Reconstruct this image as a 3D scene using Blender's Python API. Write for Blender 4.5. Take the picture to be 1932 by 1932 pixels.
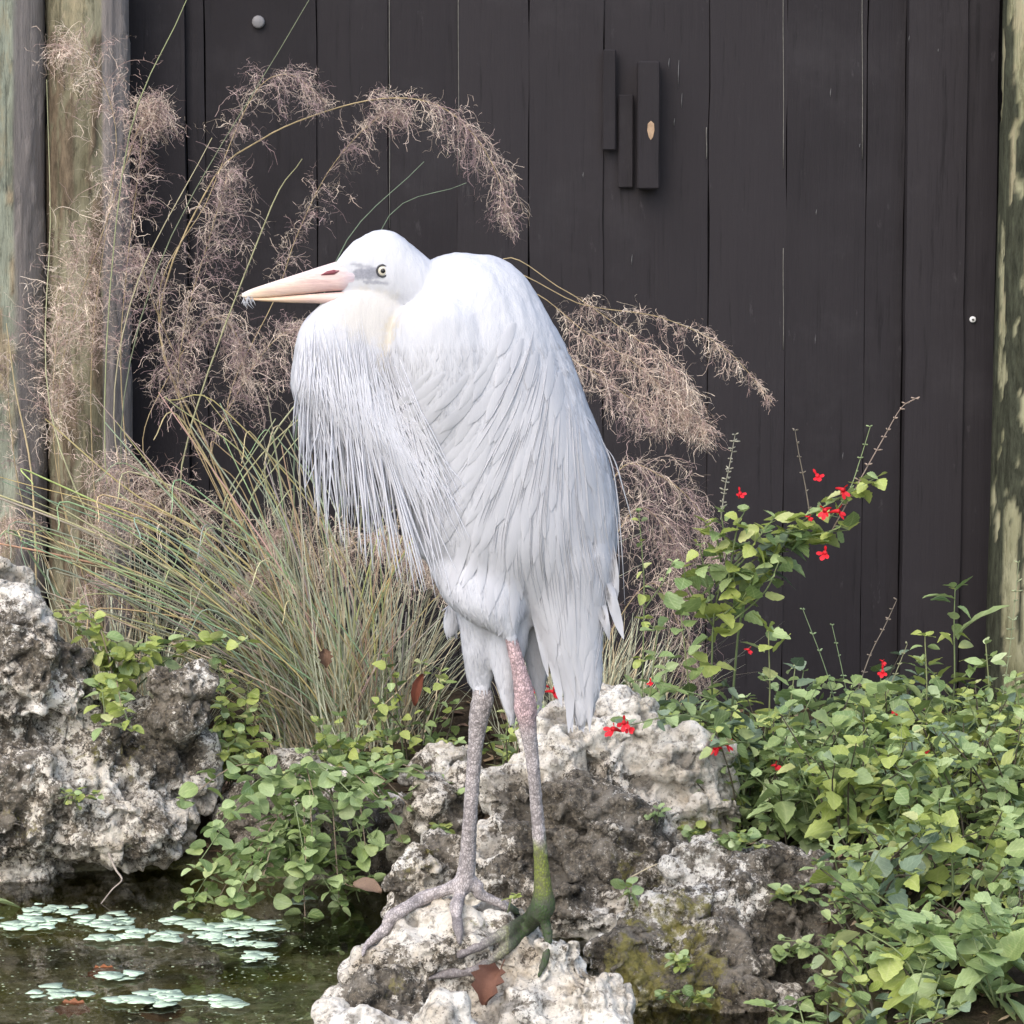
import bpy, bmesh, math, random
import numpy as np
from mathutils import Vector, Matrix, Euler
from mathutils.bvhtree import BVHTree

for o in list(bpy.data.objects):
    bpy.data.objects.remove(o)
scn = bpy.context.scene
col = scn.collection
R = math.radians
rng = np.random.default_rng(7)
random.seed(7)

# ------------------------------------------------------------------ camera
CAM_H, PITCH, FOV = 1.2, R(6.0), R(20.0)
cam = bpy.data.cameras.new('camera')
cam.sensor_fit = 'AUTO'
cam.angle = FOV
cam.clip_start = 0.05
cam.clip_end = 500
cam_o = bpy.data.objects.new('camera', cam)
cam_o.location = (0, 0, CAM_H)
cam_o.rotation_euler = (math.pi / 2 - PITCH, 0, 0)
col.objects.link(cam_o)
scn.camera = cam_o
scn.render.resolution_x = scn.render.resolution_y = 1024

# ------------------------------------------------------------------ sky, sun, exposure
SUN_EL, SUN_AZ = R(46), R(208)       # soft light from above, behind and left of the camera
w = bpy.data.worlds.new('World')
scn.world = w
w.use_nodes = True
nt = w.node_tree
sky = nt.nodes.new('ShaderNodeTexSky')
sky.sky_type = 'NISHITA'
sky.sun_disc = False
sky.sun_elevation = SUN_EL
sky.sun_rotation = SUN_AZ
sky.air_density = 1.0
sky.dust_density = 2.5
sky.ozone_density = 1.0
bg = nt.nodes['Background']
bg.inputs['Strength'].default_value = 0.15
nt.links.new(sky.outputs['Color'], bg.inputs['Color'])
sun = bpy.data.lights.new('sun', 'SUN')
sun.energy = 1.0
sun.angle = R(75)
sun.color = (1.0, 0.95, 0.88)
sun_o = bpy.data.objects.new('sun', sun)
d = Vector((math.sin(SUN_AZ) * math.cos(SUN_EL), math.cos(SUN_AZ) * math.cos(SUN_EL), math.sin(SUN_EL)))
sun_o.rotation_euler = d.to_track_quat('Z', 'Y').to_euler()
sun_o.location = (0, 0, 6)
col.objects.link(sun_o)
scn.view_settings.view_transform = 'Standard'
scn.view_settings.look = 'None'
scn.view_settings.gamma = 1
scn.view_settings.exposure = 1.18
scn.view_settings.use_curve_mapping = False
scn.cycles.max_bounces = 6
scn.cycles.diffuse_bounces = 3
scn.cycles.glossy_bounces = 3
scn.cycles.transparent_max_bounces = 8
scn.cycles.transmission_bounces = 3

# ------------------------------------------------------------------ pixels to places (1932 px wide readings)
FPX = 966 / math.tan(FOV / 2)
cp, sp_ = math.cos(PITCH), math.sin(PITCH)
CAMV = Vector((0, 0, CAM_H))
def ray(x, y):
    dx, dy = (x - 966) / FPX, -(y - 966) / FPX
    return Vector((dx, cp + dy * sp_, -sp_ + dy * cp))
def P(x, y, Y):
    v = ray(x, y)
    return CAMV + v * (Y / v.y)
def PZ(x, y, z=0.0):
    v = ray(x, y)
    return CAMV + v * ((z - CAM_H) / v.z)
def DM(dpx, Y):                       # a length read in pixels, at distance Y, in metres
    return dpx * Y / FPX

# ------------------------------------------------------------------ numpy noise
def _h(ix, iy, iz, s):
    n = (ix * 374761393 + iy * 668265263 + iz * 2147483647 + s * 1274126177) & 0xFFFFFFFF
    n = ((n ^ (n >> 13)) * 1274126177) & 0xFFFFFFFF
    n = ((n ^ (n >> 16)) * 2246822519) & 0xFFFFFFFF
    return ((n ^ (n >> 15)) & 0xFFFFFF) / float(0xFFFFFF)
def vnoise(p, s=0):
    f = np.floor(p); i = f.astype(np.int64); t = p - f
    t = t * t * t * (t * (t * 6 - 15) + 10)
    r = 0
    for a in (0, 1):
        wa = t[:, 0] if a else 1 - t[:, 0]
        for b in (0, 1):
            wb = t[:, 1] if b else 1 - t[:, 1]
            for c in (0, 1):
                wc = t[:, 2] if c else 1 - t[:, 2]
                r = r + wa * wb * wc * _h(i[:, 0] + a, i[:, 1] + b, i[:, 2] + c, s)
    return r * 2 - 1
def fbm(p, o=4, s=0, g=.5):
    r, a, f = 0, 1, 1
    for k in range(o):
        r = r + a * vnoise(p * f + 17.3 * k, s + k); a *= g; f *= 2.03
    return r
def worley(p, s=0):
    i = np.floor(p).astype(np.int64)
    f1 = np.full(len(p), 9.0); f2 = np.full(len(p), 9.0)
    for a in (-1, 0, 1):
        for b in (-1, 0, 1):
            for c in (-1, 0, 1):
                q = i + np.array([a, b, c])
                o = np.stack([_h(q[:, 0], q[:, 1], q[:, 2], s + k) for k in (1, 2, 3)], 1)
                dd = np.linalg.norm(q + o - p, axis=1)
                f2 = np.minimum(f2, np.maximum(f1, dd)); f1 = np.minimum(f1, dd)
    return f1, f2
def sstep(a, b, x):
    t = np.clip((x - a) / (b - a), 0, 1)
    return t * t * (3 - 2 * t)

# ------------------------------------------------------------------ tagging and mesh helpers
def tag(o, label=None, cat=None, group=None, kind=None):
    if label: o['label'] = label
    if cat: o['category'] = cat
    if group: o['group'] = group
    if kind: o['kind'] = kind
    return o
def link(o, parent=None):
    col.objects.link(o)
    if parent is not None:
        o.parent = parent
        o.matrix_parent_inverse = ROOTINV.get(parent.name, Matrix())
    return o
ROOTINV = {}
def empty(name, loc):
    o = bpy.data.objects.new(name, None)
    o.empty_display_size = .05
    o.location = loc
    col.objects.link(o)
    ROOTINV[o.name] = Matrix.Translation(-Vector(loc))
    return o
class MB:
    def __init__(s): s.v = []; s.f = []; s.c = []; s.n = 0
    def add(s, v, f, c=None):
        v = np.asarray(v, float).reshape(-1, 3)
        s.v.append(v)
        s.f.extend([tuple(int(k) + s.n for k in q) for q in f])
        if c is None: c = (1, 1, 1)
        s.c.append(np.broadcast_to(np.asarray(c, float), (len(v), 3)))
        s.n += len(v)
    def mesh(s, name, mat, smooth=True):
        me = bpy.data.meshes.new(name)
        v = np.concatenate(s.v) if s.v else np.zeros((0, 3))
        me.from_pydata(v.tolist(), [], s.f)
        c = np.concatenate(s.c) if s.c else np.zeros((0, 3))
        at = me.color_attributes.new('Col', 'FLOAT_COLOR', 'POINT')
        at.data.foreach_set('color', np.concatenate([c, np.ones((len(c), 1))], 1).ravel().astype(np.float32))
        for m in (mat if isinstance(mat, (list, tuple)) else [mat]): me.materials.append(m)
        me.polygons.foreach_set('use_smooth', [smooth] * len(me.polygons))
        me.update()
        return me
    def build(s, name, mat, parent=None, smooth=True):
        return link(bpy.data.objects.new(name, s.mesh(name, mat, smooth)), parent)
def norm(a):
    return a / np.maximum(np.linalg.norm(a, axis=-1, keepdims=True), 1e-9)
def tube(mb, path, rad, n=5, c=None, cap=True):
    p = np.asarray(path, float); m = len(p)
    rad = np.broadcast_to(np.asarray(rad, float), (m,))
    t = norm(np.gradient(p, axis=0))
    ref = np.array([0.31, 0.2, 0.93]) if abs(t[0] @ np.array([0.31, 0.2, 0.93])) < .9 else np.array([1., 0, 0])
    a = norm(np.cross(t, ref)); b = np.cross(t, a)
    th = np.arange(n) * 2 * math.pi / n
    v = p[:, None] + rad[:, None, None] * (np.cos(th)[None, :, None] * a[:, None] + np.sin(th)[None, :, None] * b[:, None])
    f = [(i * n + j, i * n + (j + 1) % n, (i + 1) * n + (j + 1) % n, (i + 1) * n + j) for i in range(m - 1) for j in range(n)]
    if cap:
        f.append(tuple(range(n))[::-1]); f.append(tuple((m - 1) * n + j for j in range(n)))
    if c is not None and np.ndim(c) == 2: c = np.repeat(np.asarray(c), n, 0)
    mb.add(v.reshape(-1, 3), f, c)
def ribbon(mb, path, wid, side, c=None):
    p = np.asarray(path, float); m = len(p)
    wid = np.broadcast_to(np.asarray(wid, float), (m,))
    side = np.broadcast_to(np.asarray(side, float), (m, 3))
    v = np.empty((2 * m, 3)); v[0::2] = p - side * wid[:, None] * .5; v[1::2] = p + side * wid[:, None] * .5
    f = [(2 * i, 2 * i + 1, 2 * i + 3, 2 * i + 2) for i in range(m - 1)]
    mb.add(v, f, c)
def spline(pts, n):                   # Catmull-Rom through pts
    p = np.asarray(pts, float); p = np.vstack([2 * p[0] - p[1], p, 2 * p[-1] - p[-2]])
    k = len(p) - 3; out = []
    for u in np.linspace(0, k - 1e-6, n):
        i = int(u); t = u - i; a, b, c_, d_ = p[i:i + 4]
        out.append(.5 * (2 * b + (c_ - a) * t + (2 * a - 5 * b + 4 * c_ - d_) * t * t + (3 * b - a - 3 * c_ + d_) * t ** 3))
    return np.array(out)
def box(mb, x0, x1, y0, y1, z0, z1, c=None, bev=0.0):
    bm = bmesh.new(); bmesh.ops.create_cube(bm, size=1)
    for v in bm.verts:
        v.co = Vector(((x0 + x1) / 2 + v.co.x * (x1 - x0), (y0 + y1) / 2 + v.co.y * (y1 - y0), (z0 + z1) / 2 + v.co.z * (z1 - z0)))
    if bev: bmesh.ops.bevel(bm, geom=bm.edges[:], offset=bev, segments=1, affect='EDGES')
    bm.verts.index_update()
    mb.add([v.co[:] for v in bm.verts], [[v.index for v in f.verts] for f in bm.faces], c)
    bm.free()

# ------------------------------------------------------------------ materials
def newmat(name):
    m = bpy.data.materials.new(name); m.use_nodes = True
    n = m.node_tree; b = n.nodes['Principled BSDF']
    return m, n, b
def N(n, t, **k):
    q = n.nodes.new(t)
    for a, v in k.items():
        if a in q.inputs: q.inputs[a].default_value = v
        else: setattr(q, a, v)
    return q
def ramp(n, fac, stops):
    r = n.nodes.new('ShaderNodeValToRGB')
    e = r.color_ramp.elements
    while len(e) < len(stops): e.new(.5)
    for q, (p, c) in zip(e, stops):
        q.position = p; q.color = (c, c, c, 1) if np.isscalar(c) else (*c, 1)
    n.links.new(fac, r.inputs['Fac'])
    return r.outputs['Color']
def mix(n, f, a, b, mode='MIX'):
    q = n.nodes.new('ShaderNodeMix'); q.data_type = 'RGBA'; q.blend_type = mode
    for s, v in ((q.inputs[0], f), (q.inputs[6], a), (q.inputs[7], b)):
        if isinstance(v, bpy.types.NodeSocket): n.links.new(v, s)
        elif np.isscalar(v): s.default_value = v
        else: s.default_value = (*v, 1)
    return q.outputs[2]
def noise(n, scale, detail=4, rough=.6, vec=None, stretch=None, coord='Object'):
    tc = n.nodes.new('ShaderNodeTexCoord'); v = vec or tc.outputs[coord]
    if stretch:
        mp = n.nodes.new('ShaderNodeMapping'); mp.inputs['Scale'].default_value = stretch
        n.links.new(v, mp.inputs['Vector']); v = mp.outputs['Vector']
    q = N(n, 'ShaderNodeTexNoise', Scale=scale, Detail=detail, Roughness=rough)
    n.links.new(v, q.inputs['Vector'])
    return q.outputs['Fac']
def vor(n, scale, feature='F1', stretch=None):
    tc = n.nodes.new('ShaderNodeTexCoord'); v = tc.outputs['Object']
    if stretch:
        mp = n.nodes.new('ShaderNodeMapping'); mp.inputs['Scale'].default_value = stretch
        n.links.new(v, mp.inputs['Vector']); v = mp.outputs['Vector']
    q = N(n, 'ShaderNodeTexVoronoi', Scale=scale); q.feature = feature
    n.links.new(v, q.inputs['Vector'])
    return q.outputs['Distance']
def bump(n, b, h, strength=.5, dist=.005, prev=None):
    q = N(n, 'ShaderNodeBump', Strength=strength, Distance=dist)
    n.links.new(h, q.inputs['Height'])
    if prev: n.links.new(prev, q.inputs['Normal'])
    if b: n.links.new(q.outputs['Normal'], b.inputs['Normal'])
    return q.outputs['Normal']
def attr(n, name, out='Color'):
    q = n.nodes.new('ShaderNodeAttribute'); q.attribute_name = name
    return q.outputs[out]
def setp(b, **k):
    for a, v in k.items():
        b.inputs[a.replace('_', ' ')].default_value = v

def mat_paint():                      # dark brown-black board paint, scuffed
    m, n, b = newmat('dark_board_paint')
    oi = n.nodes.new('ShaderNodeObjectInfo')
    g = noise(n, 60, 5, .7, stretch=(1, 1, .06))
    f = noise(n, 5, 5, .6)
    c = mix(n, ramp(n, f, [(.3, 0), (.7, 1)]), (.0150, .0132, .0150), (.0220, .0196, .0218))
    c = mix(n, ramp(n, oi.outputs['Random'], [(0, 0), (1, .9)]), c, (.0270, .0238, .0262))
    sc = noise(n, 26, 6, .75, stretch=(1, 1, .35))
    c = mix(n, ramp(n, g, [(.30, .7), (.42, 0)]), c, (.010, .009, .010))
    c = mix(n, ramp(n, noise(n, 3.5, 7, .7), [(.52, 0), (.72, .35)]), c, (.045, .042, .045))
    c = mix(n, ramp(n, sc, [(.64, 0), (.74, .5)]), c, (.075, .071, .073))
    n.links.new(c, b.inputs['Base Color'])
    setp(b, Roughness=.7, Specular_IOR_Level=.12)
    nb = bump(n, None, g, .6, .003)
    bump(n, b, noise(n, 220, 3, .7), .25, .001, nb)
    return m
def mat_rock():
    m, n, b = newmat('limestone')
    st = attr(n, 'stain', 'Fac'); ms = attr(n, 'moss', 'Fac'); pt = attr(n, 'pit', 'Fac')
    f1 = noise(n, 11, 8, .65); f2 = noise(n, 48, 7, .72); f3 = noise(n, 170, 5, .75)
    c = mix(n, ramp(n, f1, [(.34, 0), (.58, 1)]), (.54, .465, .36), (.86, .815, .73))
    c = mix(n, ramp(n, f2, [(.40, .75), (.49, 0)]), c, (.22, .19, .15))
    c = mix(n, ramp(n, f3, [(.34, .85), (.41, 0)]), c, (.10, .086, .07))
    def madd(a, k, o):
        q = n.nodes.new('ShaderNodeMath'); q.operation = 'MULTIPLY_ADD'
        n.links.new(a, q.inputs[0]); q.inputs[1].default_value = k; q.inputs[2].default_value = o
        return q.outputs[0]
    def add(a, b_):
        q = n.nodes.new('ShaderNodeMath'); q.operation = 'ADD'; n.links.new(a, q.inputs[0]); n.links.new(b_, q.inputs[1]); return q.outputs[0]
    brk = add(madd(noise(n, 46, 9, .78), 2.9, -1.45), madd(noise(n, 170, 4, .75), 1.4, -.7))
    dk = mix(n, ramp(n, noise(n, 120, 6, .75), [(.42, 0), (.62, 1)]), (.024, .0195, .015), (.19, .158, .115))
    dk = mix(n, ramp(n, noise(n, 22, 6, .7), [(.48, 0), (.64, .75)]), dk, mix(n, noise(n, 140, 5, .75), (.10, .085, .065), (.42, .37, .30)))
    dk = mix(n, ramp(n, noise(n, 210, 4, .7), [(.60, 0), (.68, .9)]), dk, (.42, .40, .35))
    c = mix(n, ramp(n, add(st, brk), [(.36, 0), (.52, .95)]), c, dk)
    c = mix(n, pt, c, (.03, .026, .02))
    mc = mix(n, noise(n, 160, 5, .75), (.06, .06, .014), (.40, .35, .10))
    c = mix(n, ramp(n, add(ms, madd(noise(n, 42, 7, .75), 2.0, -1.0)), [(.40, 0), (.66, .85)]), c, mc)
    n.links.new(c, b.inputs['Base Color'])
    setp(b, Roughness=.9, Specular_IOR_Level=.2)
    nb = bump(n, None, f2, .9, .012)
    nb = bump(n, None, vor(n, 95), .7, .007, nb)
    bump(n, b, f3, .8, .005, nb)
    return m
def mat_ground():
    m, n, b = newmat('bank_soil_and_pond_mud')
    soil = ramp(n, noise(n, 30, 8, .7), [(.3, (.018, .014, .010)), (.55, (.06, .045, .03)), (.75, (.15, .115, .075))])
    soil = mix(n, ramp(n, noise(n, 9, 5, .7), [(.5, 0), (.65, .5)]), soil, (.06, .07, .025))
    c = ramp(n, noise(n, 16, 9, .72), [(.30, (.08, .074, .048)), (.45, (.25, .24, .15)), (.55, (.40, .385, .27)), (.69, (.62, .60, .50))])
    c = mix(n, ramp(n, noise(n, 4.5, 5, .65), [(.44, 0), (.60, .85)]), c, (.22, .22, .04))
    c = mix(n, ramp(n, noise(n, 95, 5, .75), [(.56, 0), (.66, .85)]), c, (.52, .52, .40))
    c = mix(n, ramp(n, noise(n, 60, 5, .75), [(.34, .9), (.44, 0)]), c, (.03, .025, .012))
    at = attr(n, 'Col'); sx = n.nodes.new('ShaderNodeSeparateColor'); n.links.new(at, sx.inputs[0])
    c = mix(n, sx.outputs[0], c, soil)
    n.links.new(c, b.inputs['Base Color']); setp(b, Roughness=.95, Specular_IOR_Level=.1)
    bump(n, b, noise(n, 60, 6, .7), .9, .02)
    return m
def mat_water():
    m = bpy.data.materials.new('pond_water'); m.use_nodes = True
    n = m.node_tree; n.nodes.clear()
    out = n.nodes.new('ShaderNodeOutputMaterial')
    tr = n.nodes.new('ShaderNodeBsdfTransparent'); tr.inputs['Color'].default_value = (.80, .79, .68, 1)
    gl = n.nodes.new('ShaderNodeBsdfGlossy'); gl.inputs['Roughness'].default_value = .03
    fr = N(n, 'ShaderNodeFresnel', IOR=1.5)
    nb = bump(n, None, noise(n, 9, 3, .5, stretch=(1, .6, 1)), .12, .02)
    n.links.new(nb, gl.inputs['Normal']); n.links.new(nb, fr.inputs['Normal'])
    mx = n.nodes.new('ShaderNodeMixShader')
    n.links.new(fr.outputs[0], mx.inputs[0]); n.links.new(tr.outputs[0], mx.inputs[1]); n.links.new(gl.outputs[0], mx.inputs[2])
    n.links.new(mx.outputs[0], out.inputs['Surface'])
    return m
def mat_post(name, a, bcol, bark, paint):
    m, n, b = newmat(name)
    g = noise(n, 95, 8, .75, stretch=(1, 1, .05)); f = noise(n, 9, 7, .68, stretch=(1, 1, .35)); h = noise(n, 40, 7, .75, stretch=(1, 1, .25))
    c = mix(n, ramp(n, f, [(.36, 0), (.60, 1)]), a, bcol)
    c = mix(n, ramp(n, h, [(.40, .7), (.50, 0)]), c, tuple(v * .45 for v in a))
    c = mix(n, ramp(n, noise(n, 22, 7, .72, stretch=(1, 1, .3)), [(.53, 0), (.62, .6)]), c, (.36, .31, .20))
    c = mix(n, attr(n, 'bark', 'Fac'), c, mix(n, ramp(n, noise(n, 80, 7, .75, stretch=(1, 1, .25)), [(.35, 0), (.65, 1)]), tuple(v * .6 for v in bark), tuple(v * 2.4 for v in bark)))
    pc = mix(n, ramp(n, noise(n, 60, 7, .75, stretch=(1, 1, .1)), [(.35, 0), (.6, 1)]), tuple(v * .72 for v in paint), paint)
    c = mix(n, attr(n, 'paint', 'Fac'), c, pc)
    c = mix(n, ramp(n, g, [(.33, .8), (.42, 0)]), c, tuple(v * .25 for v in a))
    n.links.new(c, b.inputs['Base Color']); setp(b, Roughness=.85, Specular_IOR_Level=.15)
    nb = bump(n, None, g, .9, .006)
    nb = bump(n, None, h, .7, .006, nb)
    bump(n, b, noise(n, 260, 4, .75, stretch=(1, 1, .4)), .5, .002, nb)
    return m
def mat_col(name, rough=.7, transl=0.0, var=.25, scale=60, spec=.25, obj_random=True, bumpd=0):
    """colour from the mesh's Col attribute, with a little noise and per-object spread"""
    m, n, b = newmat(name)
    c = attr(n, 'Col')
    f = noise(n, scale, 4, .65)
    hs = n.nodes.new('ShaderNodeHueSaturation'); n.links.new(c, hs.inputs['Color'])
    mr = N(n, 'ShaderNodeMapRange'); mr.inputs['To Min'].default_value = 1 - var; mr.inputs['To Max'].default_value = 1 + var
    mr.inputs['From Min'].default_value = .25; mr.inputs['From Max'].default_value = .75
    n.links.new(f, mr.inputs['Value']); n.links.new(mr.outputs[0], hs.inputs['Value'])
    c = hs.outputs['Color']
    n.links.new(c, b.inputs['Base Color']); setp(b, Roughness=rough, Specular_IOR_Level=spec)
    if bumpd: bump(n, b, noise(n, scale * 2, 4, .7), .5, bumpd)
    if transl:
        t = n.nodes.new('ShaderNodeBsdfTranslucent'); n.links.new(c, t.inputs['Color'])
        mx = n.nodes.new('ShaderNodeMixShader'); mx.inputs[0].default_value = transl
        n.links.new(b.outputs[0], mx.inputs[1]); n.links.new(t.outputs[0], mx.inputs[2])
        n.links.new(mx.outputs[0], n.nodes['Material Output'].inputs['Surface'])
    return m
def mat_leaf(name, dark, light, pale, transl=.22):
    m, n, b = newmat(name)
    oi = n.nodes.new('ShaderNodeObjectInfo')
    c = ramp(n, oi.outputs['Random'], [(0, dark), (.45, light), (.85, light), (1, pale)])
    uvn = attr(n, 'Col')              # red: distance from midrib, green: along the blade
    sx = n.nodes.new('ShaderNodeSeparateColor'); n.links.new(uvn, sx.inputs[0])
    rib = ramp(n, sx.outputs[0], [(0, 1), (.10, 0)])
    c = mix(n, rib, c, mix(n, .45, c, pale))
    blot = ramp(n, noise(n, 2.4, 5, .65), [(.36, .0), (.68, .4)])
    wv0 = N(n, 'ShaderNodeTexWave', Scale=3.2, Distortion=2.0); wv0.bands_direction = 'DIAGONAL'
    tc0 = n.nodes.new('ShaderNodeTexCoord'); n.links.new(tc0.outputs['Object'], wv0.inputs['Vector'])
    c = mix(n, ramp(n, wv0.outputs['Fac'], [(.82, 0), (.98, .28)]), c, pale)
    c = mix(n, blot, c, tuple(.55 * v for v in dark))
    c = mix(n, ramp(n, noise(n, 7, 3, .6), [(.68, 0), (.76, .5)]), c, (.30, .26, .09))
    n.links.new(c, b.inputs['Base Color']); setp(b, Roughness=.45, Specular_IOR_Level=.4)
    wv = N(n, 'ShaderNodeTexWave', Scale=5.5, Distortion=1.5); wv.bands_direction = 'Y'
    tc = n.nodes.new('ShaderNodeTexCoord'); n.links.new(tc.outputs['Object'], wv.inputs['Vector'])
    bump(n, b, wv.outputs['Fac'], .10, .02)
    t = n.nodes.new('ShaderNodeBsdfTranslucent'); n.links.new(c, t.inputs['Color'])
    mx = n.nodes.new('ShaderNodeMixShader'); mx.inputs[0].default_value = transl
    n.links.new(b.outputs[0], mx.inputs[1]); n.links.new(t.outputs[0], mx.inputs[2])
    n.links.new(mx.outputs[0], n.nodes['Material Output'].inputs['Surface'])
    return m
def mat_feather():
    m, n, b = newmat('white_feather')
    f = noise(n, 14, 4, .6)
    c = mix(n, f, (.445, .45, .485), (.495, .50, .52))
    c = mix(n, attr(n, 'cream', 'Fac'), c, (.47, .435, .375))
    c = mix(n, attr(n, 'lore', 'Fac'), c, mix(n, noise(n, 260, 4, .7), (.13, .14, .17), (.36, .36, .40)))
    n.links.new(c, b.inputs['Base Color']); setp(b, Roughness=.85, Specular_IOR_Level=.12)
    nb = bump(n, None, noise(n, 120, 5, .7, stretch=(1, 1, .22)), .45, .0035)
    bump(n, b, noise(n, 420, 3, .7), .25, .0012, nb)
    return m
def mat_plumage(name='loose_plumage', k=1.0, tl=.2):
    m, n, b = newmat(name)
    c = mix(n, noise(n, 20, 3, .6), (.485 * k, .49 * k, .525 * k), (.54 * k, .543 * k, .565 * k))
    n.links.new(c, b.inputs['Base Color']); setp(b, Roughness=.8, Specular_IOR_Level=.15)
    bump(n, b, noise(n, 300, 3, .7, stretch=(1, 1, .12)), .3, .001)
    t = n.nodes.new('ShaderNodeBsdfTranslucent'); n.links.new(c, t.inputs['Color'])
    mx = n.nodes.new('ShaderNodeMixShader'); mx.inputs[0].default_value = tl
    n.links.new(b.outputs[0], mx.inputs[1]); n.links.new(t.outputs[0], mx.inputs[2])
    n.links.new(mx.outputs[0], n.nodes['Material Output'].inputs['Surface'])
    return m
def mat_bill():
    m, n, b = newmat('bill_horn')
    c = attr(n, 'Col')
    st = noise(n, 220, 6, .7, stretch=(.09, 1, 1)); bl = noise(n, 70, 5, .7)
    c = mix(n, ramp(n, st, [(.36, .55), (.5, 0)]), c, mix(n, .6, c, (.30, .16, .15)))
    c = mix(n, ramp(n, st, [(.54, 0), (.68, .5)]), c, (.68, .60, .54))
    c = mix(n, ramp(n, bl, [(.5, 0), (.7, .4)]), c, (.50, .36, .36))
    n.links.new(c, b.inputs['Base Color']); setp(b, Roughness=.58, Specular_IOR_Level=.3)
    bump(n, b, st, .6, .0016)
    return m
def mat_leg():
    m, n, b = newmat('leg_skin')
    c = attr(n, 'Col')
    v = vor(n, 260, 'DISTANCE_TO_EDGE', stretch=(1, 1, .62))
    c2 = mix(n, ramp(n, v, [(.02, 1), (.14, 0)]), c, mix(n, .6, c, (.06, .05, .05)))
    c2 = mix(n, ramp(n, noise(n, 95, 5, .75), [(.48, 0), (.58, .8)]), c2, mix(n, .7, c, (.06, .05, .05)))
    n.links.new(c2, b.inputs['Base Color']); setp(b, Roughness=.6, Specular_IOR_Level=.3)
    nb = bump(n, None, v, .6, .003)
    bump(n, b, noise(n, 320, 4, .7), .5, .002, nb)
    return m
M = {}
M['paint'] = mat_paint(); M['rock'] = mat_rock(); M['ground'] = mat_ground(); M['water'] = mat_water()
M['grass'] = mat_col('grass_blade', .6, .15, .25, 40)
M['panicle'] = mat_col('grass_panicle', .85, .12, .3, 50, .1)
M['stem'] = mat_col('stem_green', .6, 0, .25, 80)
M['feather'] = mat_feather(); M['plumage'] = mat_plumage(); M['plume'] = mat_plumage('breast_plume', 1.5, .36); M['leg'] = mat_leg()
M['bill'] = mat_bill()
M['plain'] = mat_col('plain_colour', .5, 0, .12, 120, .4)
M['glossy'] = mat_col('eye_gloss', .12, 0, .05, 400, .5)
M['deadleaf'] = mat_col('dead_leaf', .75, .12, .45, 70, .2, bumpd=.004)
M['wood'] = mat_col('bare_wood_and_gap_light', .8, 0, .3, 90, .2, bumpd=.003)
M['petal'] = mat_col('red_petal', .5, .25, .15, 90, .3)
M['sage'] = mat_leaf('sage_leaf', (.10, .155, .05), (.25, .335, .115), (.44, .51, .22))
M['lime'] = mat_leaf('lime_leaf', (.24, .31, .06), (.43, .50, .14), (.58, .60, .29), .3)
M['blue'] = mat_leaf('blue_green_leaf', (.085, .13, .085), (.20, .27, .175), (.33, .41, .28))
M['mint'] = mat_leaf('mint_leaf', (.16, .25, .085), (.36, .46, .20), (.54, .62, .35))
M['pad'] = mat_col('floating_pad', .5, .1, .16, 150, .3, bumpd=.002)

# ------------------------------------------------------------------ ground, pond bed, water
def shore(x):                         # where the bank meets the water
    return 5.12 - .45 * sstep(.14, .32, x) - .9 * sstep(.43, .57, x) - .35 * sstep(.55, 1.6, x) + .05 * np.sin(x * 7)
def ground_h(x, y):
    x = np.asarray(x, float); y = np.asarray(y, float)
    s = y - shore(x)
    h = -.075 + .165 * sstep(-.12, .16, s) + .04 * sstep(.1, .9, s)
    p = np.stack([x * 5, y * 5, x * 0], -1).reshape(-1, 3)
    return h + (.03 * fbm(p, 5, 3)).reshape(x.shape) * sstep(-.1, .1, s)
def axis(lo, hi, a, b, dense, out=14):
    l = a - (a - lo) * np.linspace(1, 0, out, endpoint=False) ** 2.2
    r = b + (hi - b) * np.linspace(0, 1, out + 1)[1:] ** 2.2
    return np.concatenate([l, np.linspace(a, b, dense), r])
gx = axis(-150, 150, -1.8, 1.8, 150); gy = axis(-60, 250, 3.0, 7.0, 170)
X, Y = np.meshgrid(gx, gy); Z = ground_h(X, Y)
mb = MB()
W_ = len(gx)
mb.add(np.stack([X, Y, Z], -1).reshape(-1, 3),
       [(j * W_ + i, j * W_ + i + 1, (j + 1) * W_ + i + 1, (j + 1) * W_ + i) for j in range(len(gy) - 1) for i in range(W_ - 1)], np.repeat(sstep(-.012, .022, Z.ravel())[:, None], 3, 1))
g = mb.build('ground', M['ground'])
tag(g, 'dark soil bank running down into the muddy pond bed', kind='structure')
mb = MB()
wx = np.linspace(-8, 8, 40); wy = np.linspace(-3, 5.5, 40); WX, WY = np.meshgrid(wx, wy)
mb.add(np.stack([WX, WY, WX * 0], -1).reshape(-1, 3), [(j * 40 + i, j * 40 + i + 1, (j + 1) * 40 + i + 1, (j + 1) * 40 + i) for j in range(39) for i in range(39)])
tag(mb.build('water', M['water']), 'shallow murky olive pond water', kind='structure')

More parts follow.
